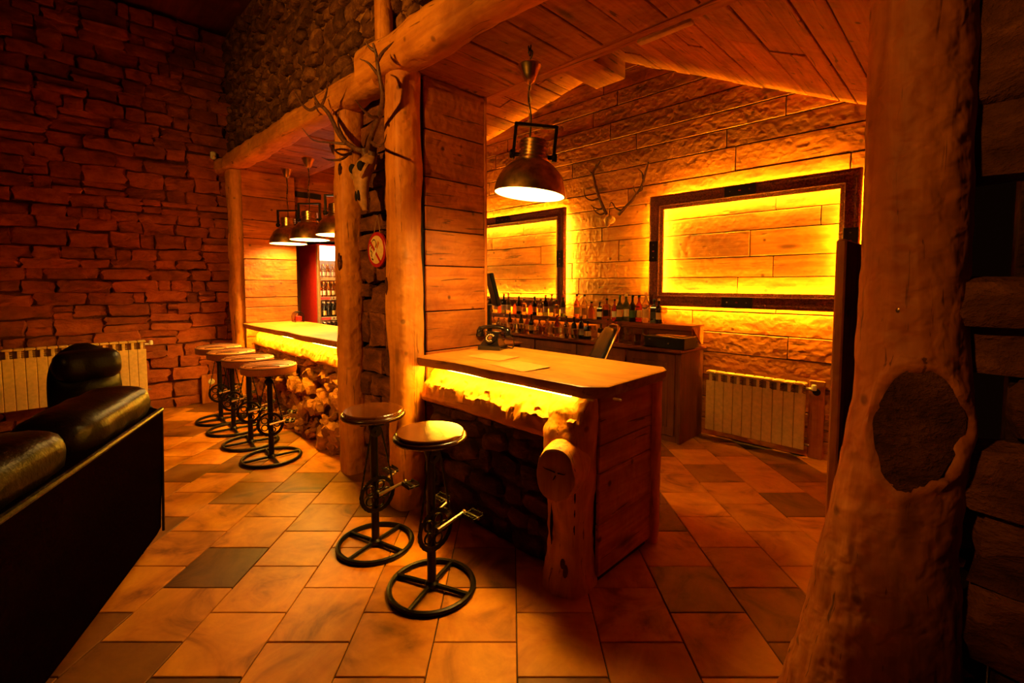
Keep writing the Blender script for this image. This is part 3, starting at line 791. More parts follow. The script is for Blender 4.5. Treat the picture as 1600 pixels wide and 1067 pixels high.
# ================================================================== BAR STOOLS
def ring_tube(mb, c, r, tr, n=36, k=8, M_=None, sc=(1, 1)):
    pts = [(c[0]+r*sc[0]*math.cos(2*PI*i/n), c[1]+r*sc[1]*math.sin(2*PI*i/n), c[2]) for i in range(n)]
    mb.tube(pts, tr, k, M=M_, closed=True)
def make_stool(kind, label, group):
    t = thing('bar_stool', label, 'stool', group=group)
    wide = kind == 'leather'; rb_ = .228 if wide else .205; rs_ = .215 if wide else .178
    mb = MB(); ring_tube(mb, (0, 0, .014), rb_, .014, 44, 8); b = mb.build('base_ring', M['iron'], t)
    for a in (.35, .35+PI/2):
        mb = MB(); d = V(math.cos(a), math.sin(a), 0)*rb_
        mb.tube([tuple(-d+V(0, 0, .016)), (0, 0, .020), tuple(d+V(0, 0, .016))], .012, 8); mb.build('base_spoke', M['iron'], t)
    mb = MB(); mb.lathe([(.034, .012), (.034, .03), (.022, .04), (.022, .66), (.03, .68), (.03, .74)], 16); mb.build('column', M['iron'], t)
    mb = MB(); mb.box((0, 0, .725), (.17, .05, .03), ch=.004); mb.box((0, 0, .725), (.05, .17, .03), ch=.004); mb.lathe([(.10, .735), (.10, .745)], 20); mb.build('seat_bracket', M['iron'], t)
    zs = .745
    if wide:
        prof = [(rs_*.90, zs), (rs_*.985, zs+.008), (rs_, zs+.025), (rs_, zs+.058)]
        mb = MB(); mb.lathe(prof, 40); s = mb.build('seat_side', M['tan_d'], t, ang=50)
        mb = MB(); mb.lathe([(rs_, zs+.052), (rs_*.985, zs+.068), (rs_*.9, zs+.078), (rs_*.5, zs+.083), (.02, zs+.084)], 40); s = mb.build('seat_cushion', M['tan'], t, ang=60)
        mb = MB(); ring_tube(mb, (0, 0, zs+.062), rs_*.995, .004, 40, 6); mb.build('piping', M['stitch'], s)
        for k in range(-3, 4):            # quilting: parallel seams with herringbone cross seams
            xx = k*.058; yy = math.sqrt(max(.0, (rs_*.93)**2-xx*xx)); mb = MB()
            mb.tube([(xx, -yy, zs+.077), (xx, -yy*.5, zs+.0825), (xx, 0, zs+.0835), (xx, yy*.5, zs+.0825), (xx, yy, zs+.077)], .005, 5); mb.build('seam', M['stitch'], s)
    else:
        mb = MB(); mb.lathe([(rs_*.86, zs), (rs_*.96, zs+.004), (rs_, zs+.014), (rs_*.985, zs+.026), (rs_*.93, zs+.030)], 44); s = mb.build('seat_rim', M['seatrim'], t, ang=60)
        mb = MB(); mb.lathe([(rs_*.92, zs+.028), (rs_*.915, zs+.040), (rs_*.89, zs+.045), (.02, zs+.045)], 44); mb.build('seat', M['seatwood'], t, ang=30)
    # bicycle drive: chainring at +x side in the y-z plane
    RX = Matrix.Translation((.034, 0, .31)) @ Matrix.Rotation(PI/2, 4, 'Y')
    mb = MB(); R0 = .100; nt_ = 44
    prof_o = []
    for i in range(nt_*2): a = PI*i/nt_; prof_o.append(((R0 + (.005 if i % 2 else -.001))*math.cos(a), (R0 + (.005 if i % 2 else -.001))*math.sin(a)))
    inn = [(.082*math.cos(PI*i/nt_), .082*math.sin(PI*i/nt_)) for i in range(nt_*2)]
    mb.loft([[(x, y, -.002) for x, y in inn], [(x, y, -.002) for x, y in prof_o], [(x, y, .002) for x, y in prof_o], [(x, y, .002) for x, y in inn], [(x, y, -.002) for x, y in inn]], M=RX, cap=False)
    cr = mb.build('chainring', M['iron'], t, ang=30)
    mb = MB(); mb.lathe([(.014, -.03), (.022, -.004), (.024, .004), (.014, .012)], 16, M=RX); mb.build('hub', M['iron'], cr)
    for k in range(5):                    # five round windows between the arms
        a = 2*PI*k/5+.3; mb = MB(); ring_tube(mb, (.052*math.cos(a), .052*math.sin(a), 0), .024, .0055, 16, 5, M_=RX); mb.build('spider_arm', M['iron'], cr)
    mb = MB(); mb.lathe([(.030, -.003), (.030, .003)], 18, M=Matrix.Translation((.034, 0, .668)) @ Matrix.Rotation(PI/2, 4, 'Y')); mb.lathe([(.009, -.03), (.009, .012)], 10, M=Matrix.Translation((.034, 0, .668)) @ Matrix.Rotation(PI/2, 4, 'Y')); mb.build('sprocket', M['iron'], t)
    # chain as a loop of links
    path = []
    for i in range(13): a = PI + PI*i/12; path.append(V(.034, .102*math.cos(a), .31 + .102*math.sin(a)))
    for i in range(1, 20): path.append(V(.034, lerp(.102, .032, i/20), lerp(.31, .668, i/20)))
    for i in range(7): a = PI*i/6; path.append(V(.034, .032*math.cos(a), .668 + .032*math.sin(a)))
    for i in range(1, 20): path.append(V(.034, lerp(-.032, -.102, i/20), lerp(.668, .31, i/20)))
    mb = MB(); acc = 0
    for a, b in zip(path, path[1:]+path[:1]):
        d = b-a; k = max(1, round(d.length/.0125))
        for q in range(k):
            c = a + d*((q+.5)/k); Rm = Matrix.Translation(c) @ d.to_track_quat('Y', 'X').to_matrix().to_4x4()
            acc += 1; mb.box((0, 0, 0), (.006 if acc % 2 else .0085, d.length/k*1.05, .008), M=Rm)
    ch = mb.build('chain', M['iron'], t, smooth=False)
    for sx, ang in ((1, .22), (-1, .30)):
        d = V(0, math.cos(ang), math.sin(ang)); x0 = sx*.05
        mb = MB(); mb.tube([(x0, 0, .31), tuple(V(x0+sx*.012, 0, .31) + d*.165)], [.011, .008], 8); mb.sphere(tuple(V(x0+sx*.012, 0, .31) + d*.165), .012, 8, 6)
        ca = mb.build('crank_arm', M['chrome'], t)
        e = V(x0+sx*.012, 0, .31) + d*.165
        mb = MB(); mb.tube([tuple(e), tuple(e+V(sx*.105, 0, 0))], .007, 8); mb.build('pedal_axle', M['chrome'], ca)
        mb = MB()
        for yy in (-.032, .032):
            mb.box(tuple(e+V(sx*.06, yy, 0)), (.085, .006, .020), ch=.002)
            for q in range(7): mb.box(tuple(e+V(sx*(.024+.012*q), yy, .012)), (.006, .007, .005))
        for xx in (.018, .102): mb.box(tuple(e+V(sx*xx, 0, 0)), (.005, .066, .012), ch=.0015)
        mb.box(tuple(e+V(sx*.06, 0, 0)), (.08, .018, .016), ch=.003)
        mb.build('pedal', M['iron'], ca)
    return t
s1 = make_stool('wood', 'bicycle-pedal bar stool whose wooden seat catches yellow light, before short bar', 'wooden-seat stools')
s1.location = (-1.845, 1.285, 0); s1.rotation_euler.z = .06
s2 = copy_tree(s1); s2['label'] = 'bicycle-pedal bar stool with dim brown wooden seat beside the log post'
s2.location = (-2.39, 1.28, 0); s2.rotation_euler.z = -.06
s3 = make_stool('leather', 'quilted tan leather bicycle stool nearest the log post', 'quilted stools at the long bar')
s3.location = (-4.23, 1.31, 0); s3.rotation_euler.z = -.42
for k, (x, lab) in enumerate([(-4.77, 'quilted tan leather bicycle stool, second from the log post'), (-5.33, 'quilted tan leather bicycle stool, third from the log post'), (-5.82, 'quilted tan leather bicycle stool closest to the stone wall')]):
    c = copy_tree(s3); c['label'] = lab; c.location = (x, 1.30, 0); c.rotation_euler.z = -.42 + .05*(k-1)

# ================================================================== PENDANT LAMPS
def make_pendant(drop, label, group, tilt=0.0, hook=False):
    """origin at the lamp rim; drop = height of ceiling above the rim"""
    t = thing('pendant_lamp', label, 'lamp', group=group)
    T = Matrix.Rotation(tilt, 4, FWH)
    out = [(.21, 0), (.209, .012), (.203, .05), (.188, .095), (.163, .135), (.130, .168), (.098, .190), (.078, .198)]
    inn = [(r-.005, z) for r, z in reversed(out)]
    mb = MB(); mb.loft([[(r*math.cos(2*PI*j/44), r*math.sin(2*PI*j/44), z) for j in range(44)] for r, z in out + inn + [out[0]]], M=T, cap=False)
    sh = mb.build('shade', M['brass'], t, ang=60)
    rf = [(r-.0065, z) for r, z in out[:6]]
    mb = MB(); mb.loft([[(r*math.cos(2*PI*j/44), r*math.sin(2*PI*j/44), z) for j in range(44)] for r, z in rf], M=T, cap=False); mb.build('reflector', M['enamel'], sh, ang=60)
    mb = MB(); mb.lathe([(.166, .110), (.166, .116), (.15, .118)], 44, M=T); mb.build('diffuser', M['bulb_s' if hook else 'bulb'], sh)
    prof = [(.094, .192), (.096, .20), (.088, .206)]
    for k in range(5): z = .21+.02*k; prof += [(.080, z), (.085, z+.004), (.085, z+.014), (.080, z+.018)]
    prof += [(.07, .313), (.02, .317)]
    mb = MB(); mb.lathe(prof, 30, M=T); mb.build('neck', M['brass_b'], t, ang=40)
    mb = MB(); w2 = .118
    mb.box((-w2, 0, .30), (.018, .036, .20), M=T @ Matrix.Rotation(-PI/4, 4, 'Z') @ Matrix.Rotation(PI/2, 4, 'Z') if False else T @ Matrix.Rotation(PI/4, 4, 'Z'), ch=.003)
    mb.box((w2, 0, .30), (.018, .036, .20), M=T @ Matrix.Rotation(PI/4, 4, 'Z'), ch=.003)
    mb.box((0, 0, .398), (w2*2+.018, .036, .018), M=T @ Matrix.Rotation(PI/4, 4, 'Z'), ch=.003)
    yk = mb.build('yoke', M['iron'], t, ang=30)
    for sx in (-1, 1):
        mb = MB(); mb.lathe([(.012, -.04), (.012, 0), (.024, .002), (.026, .012), (.024, .022), (.012, .026)], 14, M=T @ Matrix.Rotation(PI/4, 4, 'Z') @ Matrix.Translation((sx*(w2-.004), 0, .225)) @ Matrix.Rotation(sx*PI/2, 4, 'Y'))
        mb.build('knob', M['iron'], yk)
    top = drop - (.11 if hook else 0)
    mb = MB(); c0 = .40; k = int((top-.08-c0)/.030)
    for q in range(k):
        z = c0 + (q+.5)*(top-.08-c0)/k
        pts = [(.009*math.cos(a), 0, .020*math.sin(a)) for a in [2*PI*i/10 for i in range(10)]]
        mb.tube(pts, .0025, 5, M=Matrix.Translation((0, 0, z)) @ Matrix.Rotation(PI/2*(q % 2) + .4, 4, 'Z'), closed=True)
    mb.build('chain', M['brass'], t)
    mb = MB(); mb.tube(spline([(0, 0, .31), (.008, .004, .45), (-.007, -.004, .56), (.006, .006, .66), (0, 0, top-.08)], 5), .0045, 6); mb.build('cable', M['black'], t)
    mb = MB()
    mb.lathe([(.012, top-.105), (.030, top-.092), (.046, top-.06), (.056, top-.03), (.068, top-.008), (.066, top)], 26); mb.build('canopy', M['brass_b'], t, ang=40)
    if hook:
        mb = MB(); mb.tube(spline([(0, 0, top-.005), (.0, 0, top+.025), (.018, 0, top+.045), (.02, 0, top+.07), (0, 0, top+.085), (-.014, 0, top+.07)], 5), .004, 6)
        for q in range(2):
            pts = [(.010*math.cos(a), 0, .022*math.sin(a)) for a in [2*PI*i/10 for i in range(10)]]
            mb.tube(pts, .003, 5, M=Matrix.Translation((0, 0, drop-.008-q*.03)) @ Matrix.Rotation(PI/2*(q % 2), 4, 'Z'), closed=True)
        mb.build('hook', M['iron'], t)
    return t
pr = make_pendant(ZC-2.02, 'large brass dome pendant lamp hanging over the short bar counter', None, tilt=.10, hook=True)
pr.location = (-1.885, 2.03, 2.02)
pa = make_pendant(ZC-1.98, 'brass dome pendant over the long bar, close to the boarded end wall', 'pendants over the long bar'); pa.location = (-5.93, 2.1, 1.98)
for x, lab in ((-5.28, 'middle one of three brass dome pendants over the long bar'), (-4.58, 'brass dome pendant over the long bar, partly behind the log post')):
    c = copy_tree(pa); c.location = (x, 2.1, 1.985); c['label'] = lab

# ================================================================== PICTURE FRAMES WITH HIDDEN LEDS
def make_frame(x0, x1, z0, z1, label, band=.14):
    r = thing('picture_frame', label, 'frame', ((x0+x1)/2, YB, z0), group='empty frames on the bar wall', world=True)
    yb_, yf = YB-.075, YB-.135          # back and front of the moulding, standing off the wall
    prof = [(0, yb_), (0, yf+.012), (.010, yf+.002), (.024, yf), (.046, yf+.016), (.072, yf+.022), (.092, yf+.012), (.104, yf+.014), (.108, yf+.026), (band, yf+.034), (band, yb_)]
    def member(a, b, inw):              # a, b outer corners; inw = (direction into the frame); mitred
        a, b = Vector(a), Vector(b); t = (b-a).normalized(); mb = MB(); inw = Vector(inw); rings = []
        for e, s in ((a, 1), (b, -1)):
            rings.append([tuple(V(e.x, 0, e.z) + inw*d + t*(s*d) + V(0, y, 0)) for d, y in prof])
        mb.loft(rings); return mb
    A, B, C_, D = (x0, 0, z0), (x1, 0, z0), (x1, 0, z1), (x0, 0, z1)
    for p, q, iw in ((A, B, (0, 0, 1)), (B, C_, (-1, 0, 0)), (C_, D, (0, 0, -1)), (D, A, (1, 0, 0))):
        m_ = member(p, q, iw).build('rail', M['frame'], r, ang=45)
        pm = (Vector(p)+Vector(q))/2 + Vector(iw)*.055; t = (Vector(q)-Vector(p)).normalized()
        mb = MB(); L = .17 if abs(t.x) > .5 else .13
        mb.box((pm.x, yf+.006, pm.z), (L*2*abs(t.x)*.8+.10*abs(t.z), .016, L*1.6*abs(t.z)+.10*abs(t.x)), ch=.003); pl = mb.build('plate', M['plate'], m_)
        for s in (-1, 1):
            mb = MB(); mb.sphere(tuple(pm + t*(s*L*.5) + V(0, yf-.003, 0)), .006, 8, 6); mb.build('stud', M['chrome'], m_)
        mb = MB(); mb.sphere(tuple(pm + V(0, yf-.002, 0)), .012, 10, 6, (1, .5, .6)); mb.build('boss', M['red'], m_)
        # LED strip stuck behind the rail
        mid = (Vector(p)+Vector(q))/2 + Vector(iw)*(band*.5); ln = (Vector(q)-Vector(p)).length - band*1.3
        mb = MB(); mb.box((mid.x, yb_+.006, mid.z), (ln if abs(t.x) > .5 else .014, .008, ln if abs(t.z) > .5 else .014)); mb.build('led_strip', M['led'], m_, smooth=False)
    for (x, z) in ((x0+.08, z0+.08), (x1-.08, z0+.08), (x0+.08, z1-.08), (x1-.08, z1-.08)):
        simple_box('spacer', M['plate'], (x, YB-.04, z), (.03, .075, .03), r)
    return r
make_frame(-5.75, -3.60, 1.18, 2.43, 'dark embossed empty frame glowing on wall behind the dome pendant')
make_frame(-2.46, -.67, 1.27, 2.40, 'dark embossed empty frame glowing on wall above the small radiator')

# ================================================================== RADIATORS
def radiator(name, label, n, pitch, H, U, Nrm, origin, valve_high=True):
    r = thing(name, label, 'radiator', origin, world=True); U = Vector(U); Nrm = Vector(Nrm); O = Vector(origin)
    B = Matrix(((U.x, Nrm.x, 0, O.x), (U.y, Nrm.y, 0, O.y), (0, 0, 1, O.z), (0, 0, 0, 1)))
    for i in range(n):
        u = (i+.5)*pitch
        mb = MB(); mb.box((u, .035, H*.42), (pitch-.003, .012, H*.84), M=B, ch=.004)           # front plate
        mb.box((u, .0, H*.5), (pitch*.35, .07, H*.96), M=B, ch=.004)                              # water column
        mb.box((u, .012, H-.012), (pitch-.003, .075, .024), M=B, ch=.006)                         # rounded top
        sec = mb.build('section', M['radiator'], r, ang=30)
        mb = MB()
        for q in range(3): mb.box((u+pitch*.24, .022, H*.86+q*.020), (pitch*.36, .02, .009), M=B, ch=.002)
        mb.build('vent', M['rad_dark'], sec)
    mb = MB(); mb.box((n*pitch/2, -.01, H*.5), (n*pitch-.02, .012, H*.9), M=B); mb.build('back_fins', M['rad_dark'], r, smooth=False)
    mb = MB(); zc = H-.05 if valve_high else .04
    mb.tube([tuple(B @ V(n*pitch-.005, 0, zc)), tuple(B @ V(n*pitch+.045, 0, zc))], .012, 10); mb.build('pipe', M['white'], r)
    mb = MB(); mb.lathe([(.012, 0), (.020, .004), (.022, .03), (.018, .05), (.008, .053)], 14, M=Matrix.Translation(B @ V(n*pitch+.05, .0, zc-.012))); mb.build('valve_knob', M['white'], r)
    mb = MB(); mb.tube([tuple(B @ V(n*pitch-.005, 0, .04)), tuple(B @ V(n*pitch+.03, 0, .04))], .011, 10); mb.build('return_valve', M['chrome'], r)
    for u in (.1, n*pitch-.1):
        mb = MB(); mb.box((u, -.035, H*.8), (.03, .06, .02), M=B); mb.build('bracket', M['rad_dark'], r, smooth=False)
    return r
radiator('radiator', 'cream ten-section radiator on the boarded wall beneath glowing frame', 10, .084, .575, (1, 0, 0), (0, -1, 0), (-1.83, YB-.085, .085))
radiator('radiator', 'cream panel radiator on the rough stone wall behind the sofa', 18, .080, .62, (0, 1, 0), (1, 0, 0), (XL+.16, -.66, .235))
bd = thing('pipe_cover_board', 'upright wooden board hiding pipes next to the small radiator', 'board', (-.93, YB-.03, 0), world=True)
me = MB(); me.box((-.925, YB-.045, .345), (.115, .026, .67), ch=.006); me.build('board', M['wood_z'], bd)
mb = MB(); mb.lathe([(.030, 0), (.030, .004)], 18, M=Matrix.Translation((-.925, YB-.058, .585)) @ Matrix.Rotation(PI/2, 4, 'X')); mb.build('pipe_hole', M['crack'], bd)
mb = MB(); mb.box((-.76, YB-.032, .38), (.20, .02, .05), ch=.004)
tag(mb.build('wall_lath', M['wood_x'], base=True), 'short horizontal lath on the wall between pipe board and jamb', 'lath')

# ================================================================== BACK BAR
cb = thing('back_bar_cabinet', 'dark stained back bar cabinet with red-brown worktop and bottles on it', 'cabinet', (-3.9, 4.35, 0), world=True)
XR = -1.90
for k in range(7):
    x0 = -6.2 + k*.62; x1 = min(x0+.615, XR-.06)
    mb = MB(); mb.box(((x0+x1)/2, 4.12, .45), (x1-x0-.01, .02, .78), ch=.004); d = mb.build('door', M['cab'], cb)
    mb = MB(); mb.box(((x0+x1)/2, 4.112, .45), (x1-x0-.14, .014, .62), ch=.006); mb.build('panel', M['cab'], d)
simple_box('carcass', M['cab'], (-4.05, 4.355, .43), (4.28, .46, .86), cb)
simple_box('end_panel', M['cab'], (XR-.012, 4.345, .43), (.024, .49, .86), cb)
simple_box('worktop', M['cab_x'], (-4.05, 4.325, .875), (4.36, .54, .035), cb, ch=.008)
sh = thing('bottle_riser', 'dark raised bottle shelf along the wall at the back of the bar', 'shelf', (-3.4, 4.52, .8935), world=True)
simple_box('shelf_top', M['cab_x'], (-3.9, 4.455, 1.088), (4.0, .28, .02), sh)
simple_box('shelf_lip', M['cab_x'], (-3.9, 4.318, 1.064), (4.0, .012, .036), sh)  # lip added to keep the fill strip out of sight
simple_box('led_strip', M['led_r'], (-3.95, 4.338, 1.072), (1.9, .012, .008), sh, ch=0)  # added fill strip, put in to brighten the glassware on the worktop
simple_box('riser_front', M['cab_x'], (-3.9, 4.36, .986), (3.96, .018, .18), sh)
mb = MB(); mb.loft([[(-1.93, 4.595, .90), (-1.93, 4.56, .90), (-1.93, 4.34, 1.078), (-1.93, 4.595, 1.078)], [(-1.908, 4.595, .90), (-1.908, 4.56, .90), (-1.908, 4.34, 1.078), (-1.908, 4.595, 1.078)]]); mb.build('end_bracket', M['wood_x'], sh)
# cash drawer
cd = thing('cash_drawer', 'black metal cash drawer on the end of the back bar', 'cash drawer', (-2.06, 4.20, .8935))
mb = MB(); mb.box((0, 0, .055), (.40, .27, .11), ch=.004); mb.build('case', M['black'], cd)
mb = MB(); mb.box((0, -.137, .05), (.38, .006, .085), ch=.002); fr = mb.build('drawer_front', M['black'], cd)
mb = MB(); mb.lathe([(.008, 0), (.008, .005), (.004, .006)], 12, M=Matrix.Translation((.05, -.14, .05)) @ Matrix.Rotation(PI/2, 4, 'X')); mb.build('lock', M['chrome'], fr)
mb = MB(); mb.box((-.14, -.141, .08), (.02, .002, .008)); mb.build('badge', M['chrome'], fr)
for k, (dx, rz, lab) in enumerate([(-.03, .35, 'small white receipt slip lying on the black cash drawer'), (.05, -.1, 'folded paper lying on the black cash drawer')]):
    mb = MB(); mb.box((0, 0, .001+.002*k), (.20, .09, .002)); o = mb.build('paper_slip', M['paper'], smooth=False); o.location = (-2.06+dx, 4.20, 1.0045+.002*k); o.rotation_euler.z = rz
    tag(o, lab, 'paper')

# bottles: profiles (radius, z) for a bottle of height 1
PROF = {'tall': [(.118, 0), (.125, .01), (.125, .56), (.115, .63), (.06, .72), (.045, .78), (.043, .93), (.048, .94), (.048, .96)],
        'round': [(.15, 0), (.17, .02), (.19, .25), (.18, .45), (.11, .60), (.06, .68), (.055, .82), (.065, .83), (.065, .86)],
        'square': [(.15, 0), (.155, .01), (.155, .60), (.14, .66), (.06, .72), (.05, .78), (.05, .90), (.058, .91), (.058, .93)],
        'beer': [(.118, 0), (.125, .01), (.125, .55), (.11, .63), (.055, .78), (.046, .93), (.05, .95), (.05, .97)]}
BM = {}
def bottle_meshes(kind, h, n=14):
    key = (kind, round(h, 2))
    if key not in BM:
        p = [(r*h, z*h) for r, z in PROF[kind]]; nn = 4 if kind == 'square' else n
        rot = Matrix.Rotation(PI/4, 4, 'Z') if kind == 'square' else None
        sc = 1.25 if kind == 'square' else 1
        mb = MB(); mb.lathe([(r*(sc if z < .7*h else 1), z) for r, z in p], nn if kind == 'square' else n, M=rot); body = mb.mesh('bottle', True, 35)
        rt_, zt = p[-1]; mb = MB(); mb.lathe([(rt_*1.12, zt-.05*h), (rt_*1.12, zt+.035*h), (rt_*.9, zt+.04*h)], 10); cap = mb.mesh('cap', True, 35)
        rb2 = p[2][0] if kind != 'round' else p[2][0]*.99
        mb = MB(); z0, z1 = (.16, .44) if kind != 'round' else (.15, .36)
        if kind == 'square':
            q = rb2*sc*.7071
            mb.box((0, -q-.001, (z0+z1)/2*h), (q*1.8, .002, (z1-z0)*h)); mb.box((q+.001, 0, (z0+z1)/2*h), (.002, q*1.8, (z1-z0)*h))
        else:
            a0, a1 = -2.4, .9; kk = 10
            mb.loft([[((rb2+.0012)*math.cos(lerp(a0, a1, j/kk)), (rb2+.0012)*math.sin(lerp(a0, a1, j/kk)), z*h) for j in range(kk+1)] for z in (z0, z1)], cap=False, closed=False)
        lab = mb.mesh('label', True, 35)
        BM[key] = (body, cap, lab)
    return BM[key]
BMM = {}
def bottle(kind, h, glass, capm, labm, loc, label, group, rz=None, name='bottle'):
    key = (kind, round(h, 2), glass, capm.name, labm.name if labm else '')
    if key not in BMM:
        b, c, l = [m.copy() for m in bottle_meshes(kind, h)]
        b.materials.append(BG[glass]); c.materials.append(capm)
        if labm: l.materials.append(labm)
        BMM[key] = (b, c, l)
    b, c, l = BMM[key]
    o = bpy.data.objects.new(name, b); col.objects.link(o); o.location = loc; o.rotation_euler.z = rz if rz is not None else random.uniform(-.5, .5)
    tag(o, label, 'bottle', group)
    q = bpy.data.objects.new('cap', c); col.objects.link(q); q.parent = o
    if labm: q = bpy.data.objects.new('label', l); col.objects.link(q); q.parent = o
    return o
ZR, ZW = 1.0985, .8925
# right-hand group standing on the riser
def on_riser(px, Y=4.50): return at(px, 500, Y).x
RG = 'whisky bottles on the riser'
row = [(968, 'tall', .28, 'green', 'green', 'cream', 'tall green whisky bottle with cream label and green neck'), (978, 'tall', .29, 'green', 'cream', 'white', 'tall green bottle with white label and pale capsule'),
       (988, 'tall', .285, 'dark', 'black', 'green', 'tall black bottle with dark green label on riser'), (998, 'tall', .275, 'red', 'black', 'cream', 'red liqueur bottle with cream label on the riser'),
       (1009, 'tall', .315, 'clear', 'cream', 'cream', 'tallest pale bottle with large cream label on riser'), (1022, 'square', .25, 'dark', 'black', 'black', 'square black-labelled whiskey bottle on the riser'),
       (1029, 'tall', .25, 'dark', 'cream', 'cream', 'dark bottle with slanting cream label near the frame'), (924, 'round', .22, 'gold', 'black', None, 'squat round golden whisky decanter with black stopper'),
       (937, 'square', .205, 'dark', 'black', 'white', 'short square black bottle beside the golden decanter'), (948, 'square', .245, 'amber', 'black', 'black', 'amber square bottle with black label on the riser'),
       (960, 'tall', .235, 'red', 'black', 'white', 'reddish bottle with white label beside tall green bottles'), (901, 'tall', .285, 'gold', 'black', 'cream', 'golden bottle with cream label before the glowing wall'), (913, 'tall', .28, 'clear', 'black', 'cream', 'clear bottle with cream label before the glowing wall')]
capm = {'green': LB['green'], 'cream': LB['cream'], 'black': M['black'], 'red': M['red']}
for q_, (px, kd, h, g, cp, lb_, lab) in enumerate(row):
    yy_ = (4.362, 4.432)[q_ % 2]
    bottle(kd, h, g, capm[cp], LB[lb_] if lb_ else None, (at(px, 500, yy_).x, yy_, ZR), lab, RG)
# left part of the riser: a long row of mixed bottles
rs = random.Random(3); kinds = [('tall', .24, 'dark', 'black', 'cream', 'dark bottle with cream label in the long riser row'), ('tall', .26, 'green', 'red', 'white', 'green bottle with red cap in the long riser row'),
      ('round', .19, 'amber', 'black', None, 'small round amber bottle in the long riser row'), ('square', .21, 'clear', 'black', 'cream', 'square clear bottle with black cap in the long riser row'), ('tall', .27, 'clear', 'cream', 'white', 'tall clear spirit bottle in the long riser row')]
for k in range(17):
    kd, h, g, cp, lb_, lab = kinds[(k*3+k//5) % 5]
    bottle(kd, h, g, capm[cp], LB[lb_] if lb_ else None, (-5.02 + k*.092, 4.42 + rs.uniform(-.02, .02), ZR), lab, 'mixed bottles in the long riser row')
# bottles and glasses on the worktop
OCC = []
def free_x(x, y, r):
    for _ in range(70):
        if all((x-a)**2 + (y-b)**2 > (r+c+.006)**2 for a, b, c in OCC): break
        x += .017
    OCC.append((x, y, r)); return x
wt = [(918, 4.25, 'square', .20, 'dark', 'cream', 'dark square bottle with cream label standing on worktop by chair'), (939, 4.28, 'square', .19, 'dark', 'cream', 'smaller dark square bottle with cream label on the worktop'), (897, 4.25, 'tall', .23, 'green', 'cream', 'green bottle with cream label on the worktop edge'),
      (884, 4.22, 'tall', .21, 'clear', 'white', 'clear bottle with white label on the worktop edge'), (870, 4.30, 'tall', .24, 'red', 'cream', 'red bottle with cream label on the worktop'), (856, 4.26, 'tall', .22, 'clear', 'cream', 'clear bottle with cream label on the worktop'),
      (843, 4.33, 'round', .20, 'amber', None, 'round amber bottle among glasses on the worktop'), (929, 4.36, 'tall', .24, 'amber', 'red', 'amber bottle with red label on the worktop'), (908, 4.36, 'tall', .25, 'dark', 'white', 'black bottle with white label on the worktop'),
      (951, 4.36, 'tall', .23, 'red', 'black', 'red bottle with black label on the worktop'), (830, 4.36, 'tall', .23, 'dark', 'cream', 'dark bottle behind tumblers on the worktop')]
for px, yy, kd, h, g, lb_, lab in wt:
    yy = min(yy, 4.18)
    bottle(kd, h, g, M['black'], LB[lb_] if lb_ else None, (free_x(at(px, 525, yy).x, yy, .04), yy, ZW), lab, 'bottles standing on the worktop')
more = [('tall', .22, 'amber', 'cream', 'amber bottle with cream label crowded among worktop bottles'), ('tall', .20, 'clear', 'white', 'small clear bottle crowded among worktop bottles'), ('square', .17, 'gold', 'cream', 'short square golden bottle crowded among worktop bottles'), ('tall', .23, 'green', 'cream', 'green bottle crowded among worktop bottles'), ('round', .17, 'clear', None, 'small round clear bottle crowded among worktop bottles')]
for k in range(15):
    kd, h, g, lb_, lab = more[(k*2+k//5) % 5]; yy = 4.262
    bottle(kd, h, g, M['black'] if k % 3 else M['cream'], LB[lb_] if lb_ else None, (free_x(-4.72 + k*.104, yy, .034), yy, ZW), lab, 'crowded bottles on the worktop')
gm = MB(); gm.lathe([(.028, 0), (.030, .004), (.036, .105), (.034, .105), (.028, .010), (.004, .008)], 18, cap=True); gm = gm.mesh('tumbler', True, 50); gm.materials.append(M['tumbler'])
gm2 = MB(); gm2.lathe([(.030, 0), (.030, .003), (.005, .008), (.004, .07), (.020, .085), (.036, .11), (.034, .16), (.032, .16), (.033, .11), (.004, .088)], 18); gm2 = gm2.mesh('wine_glass', True, 50); gm2.materials.append(M['tumbler'])
for k in range(15):
    px = 786 + 8.2*k + rs.uniform(-1., 1.); yy = (4.095, 4.15)[k % 2] + rs.uniform(-.005, .005)
    wine = k % 4 == 1; P = at(px, 520, yy)
    o = bpy.data.objects.new('wine_glass' if wine else 'tumbler', gm2 if wine else gm); col.objects.link(o); o.location = (free_x(P.x, yy, .037), yy, ZW)
    tag(o, 'stemmed wine glass among tumblers on the back bar' if wine else 'clear tumbler glass standing on the back bar worktop', 'glass', 'wine glasses on the back bar' if wine else 'tumblers on the back bar')
o = bpy.data.objects.new('wine_glass', gm2); col.objects.link(o); o.location = (at(1037, 500, 4.5).x, 4.5, ZR); tag(o, 'single stemmed glass standing on riser end past the bottles', 'glass')

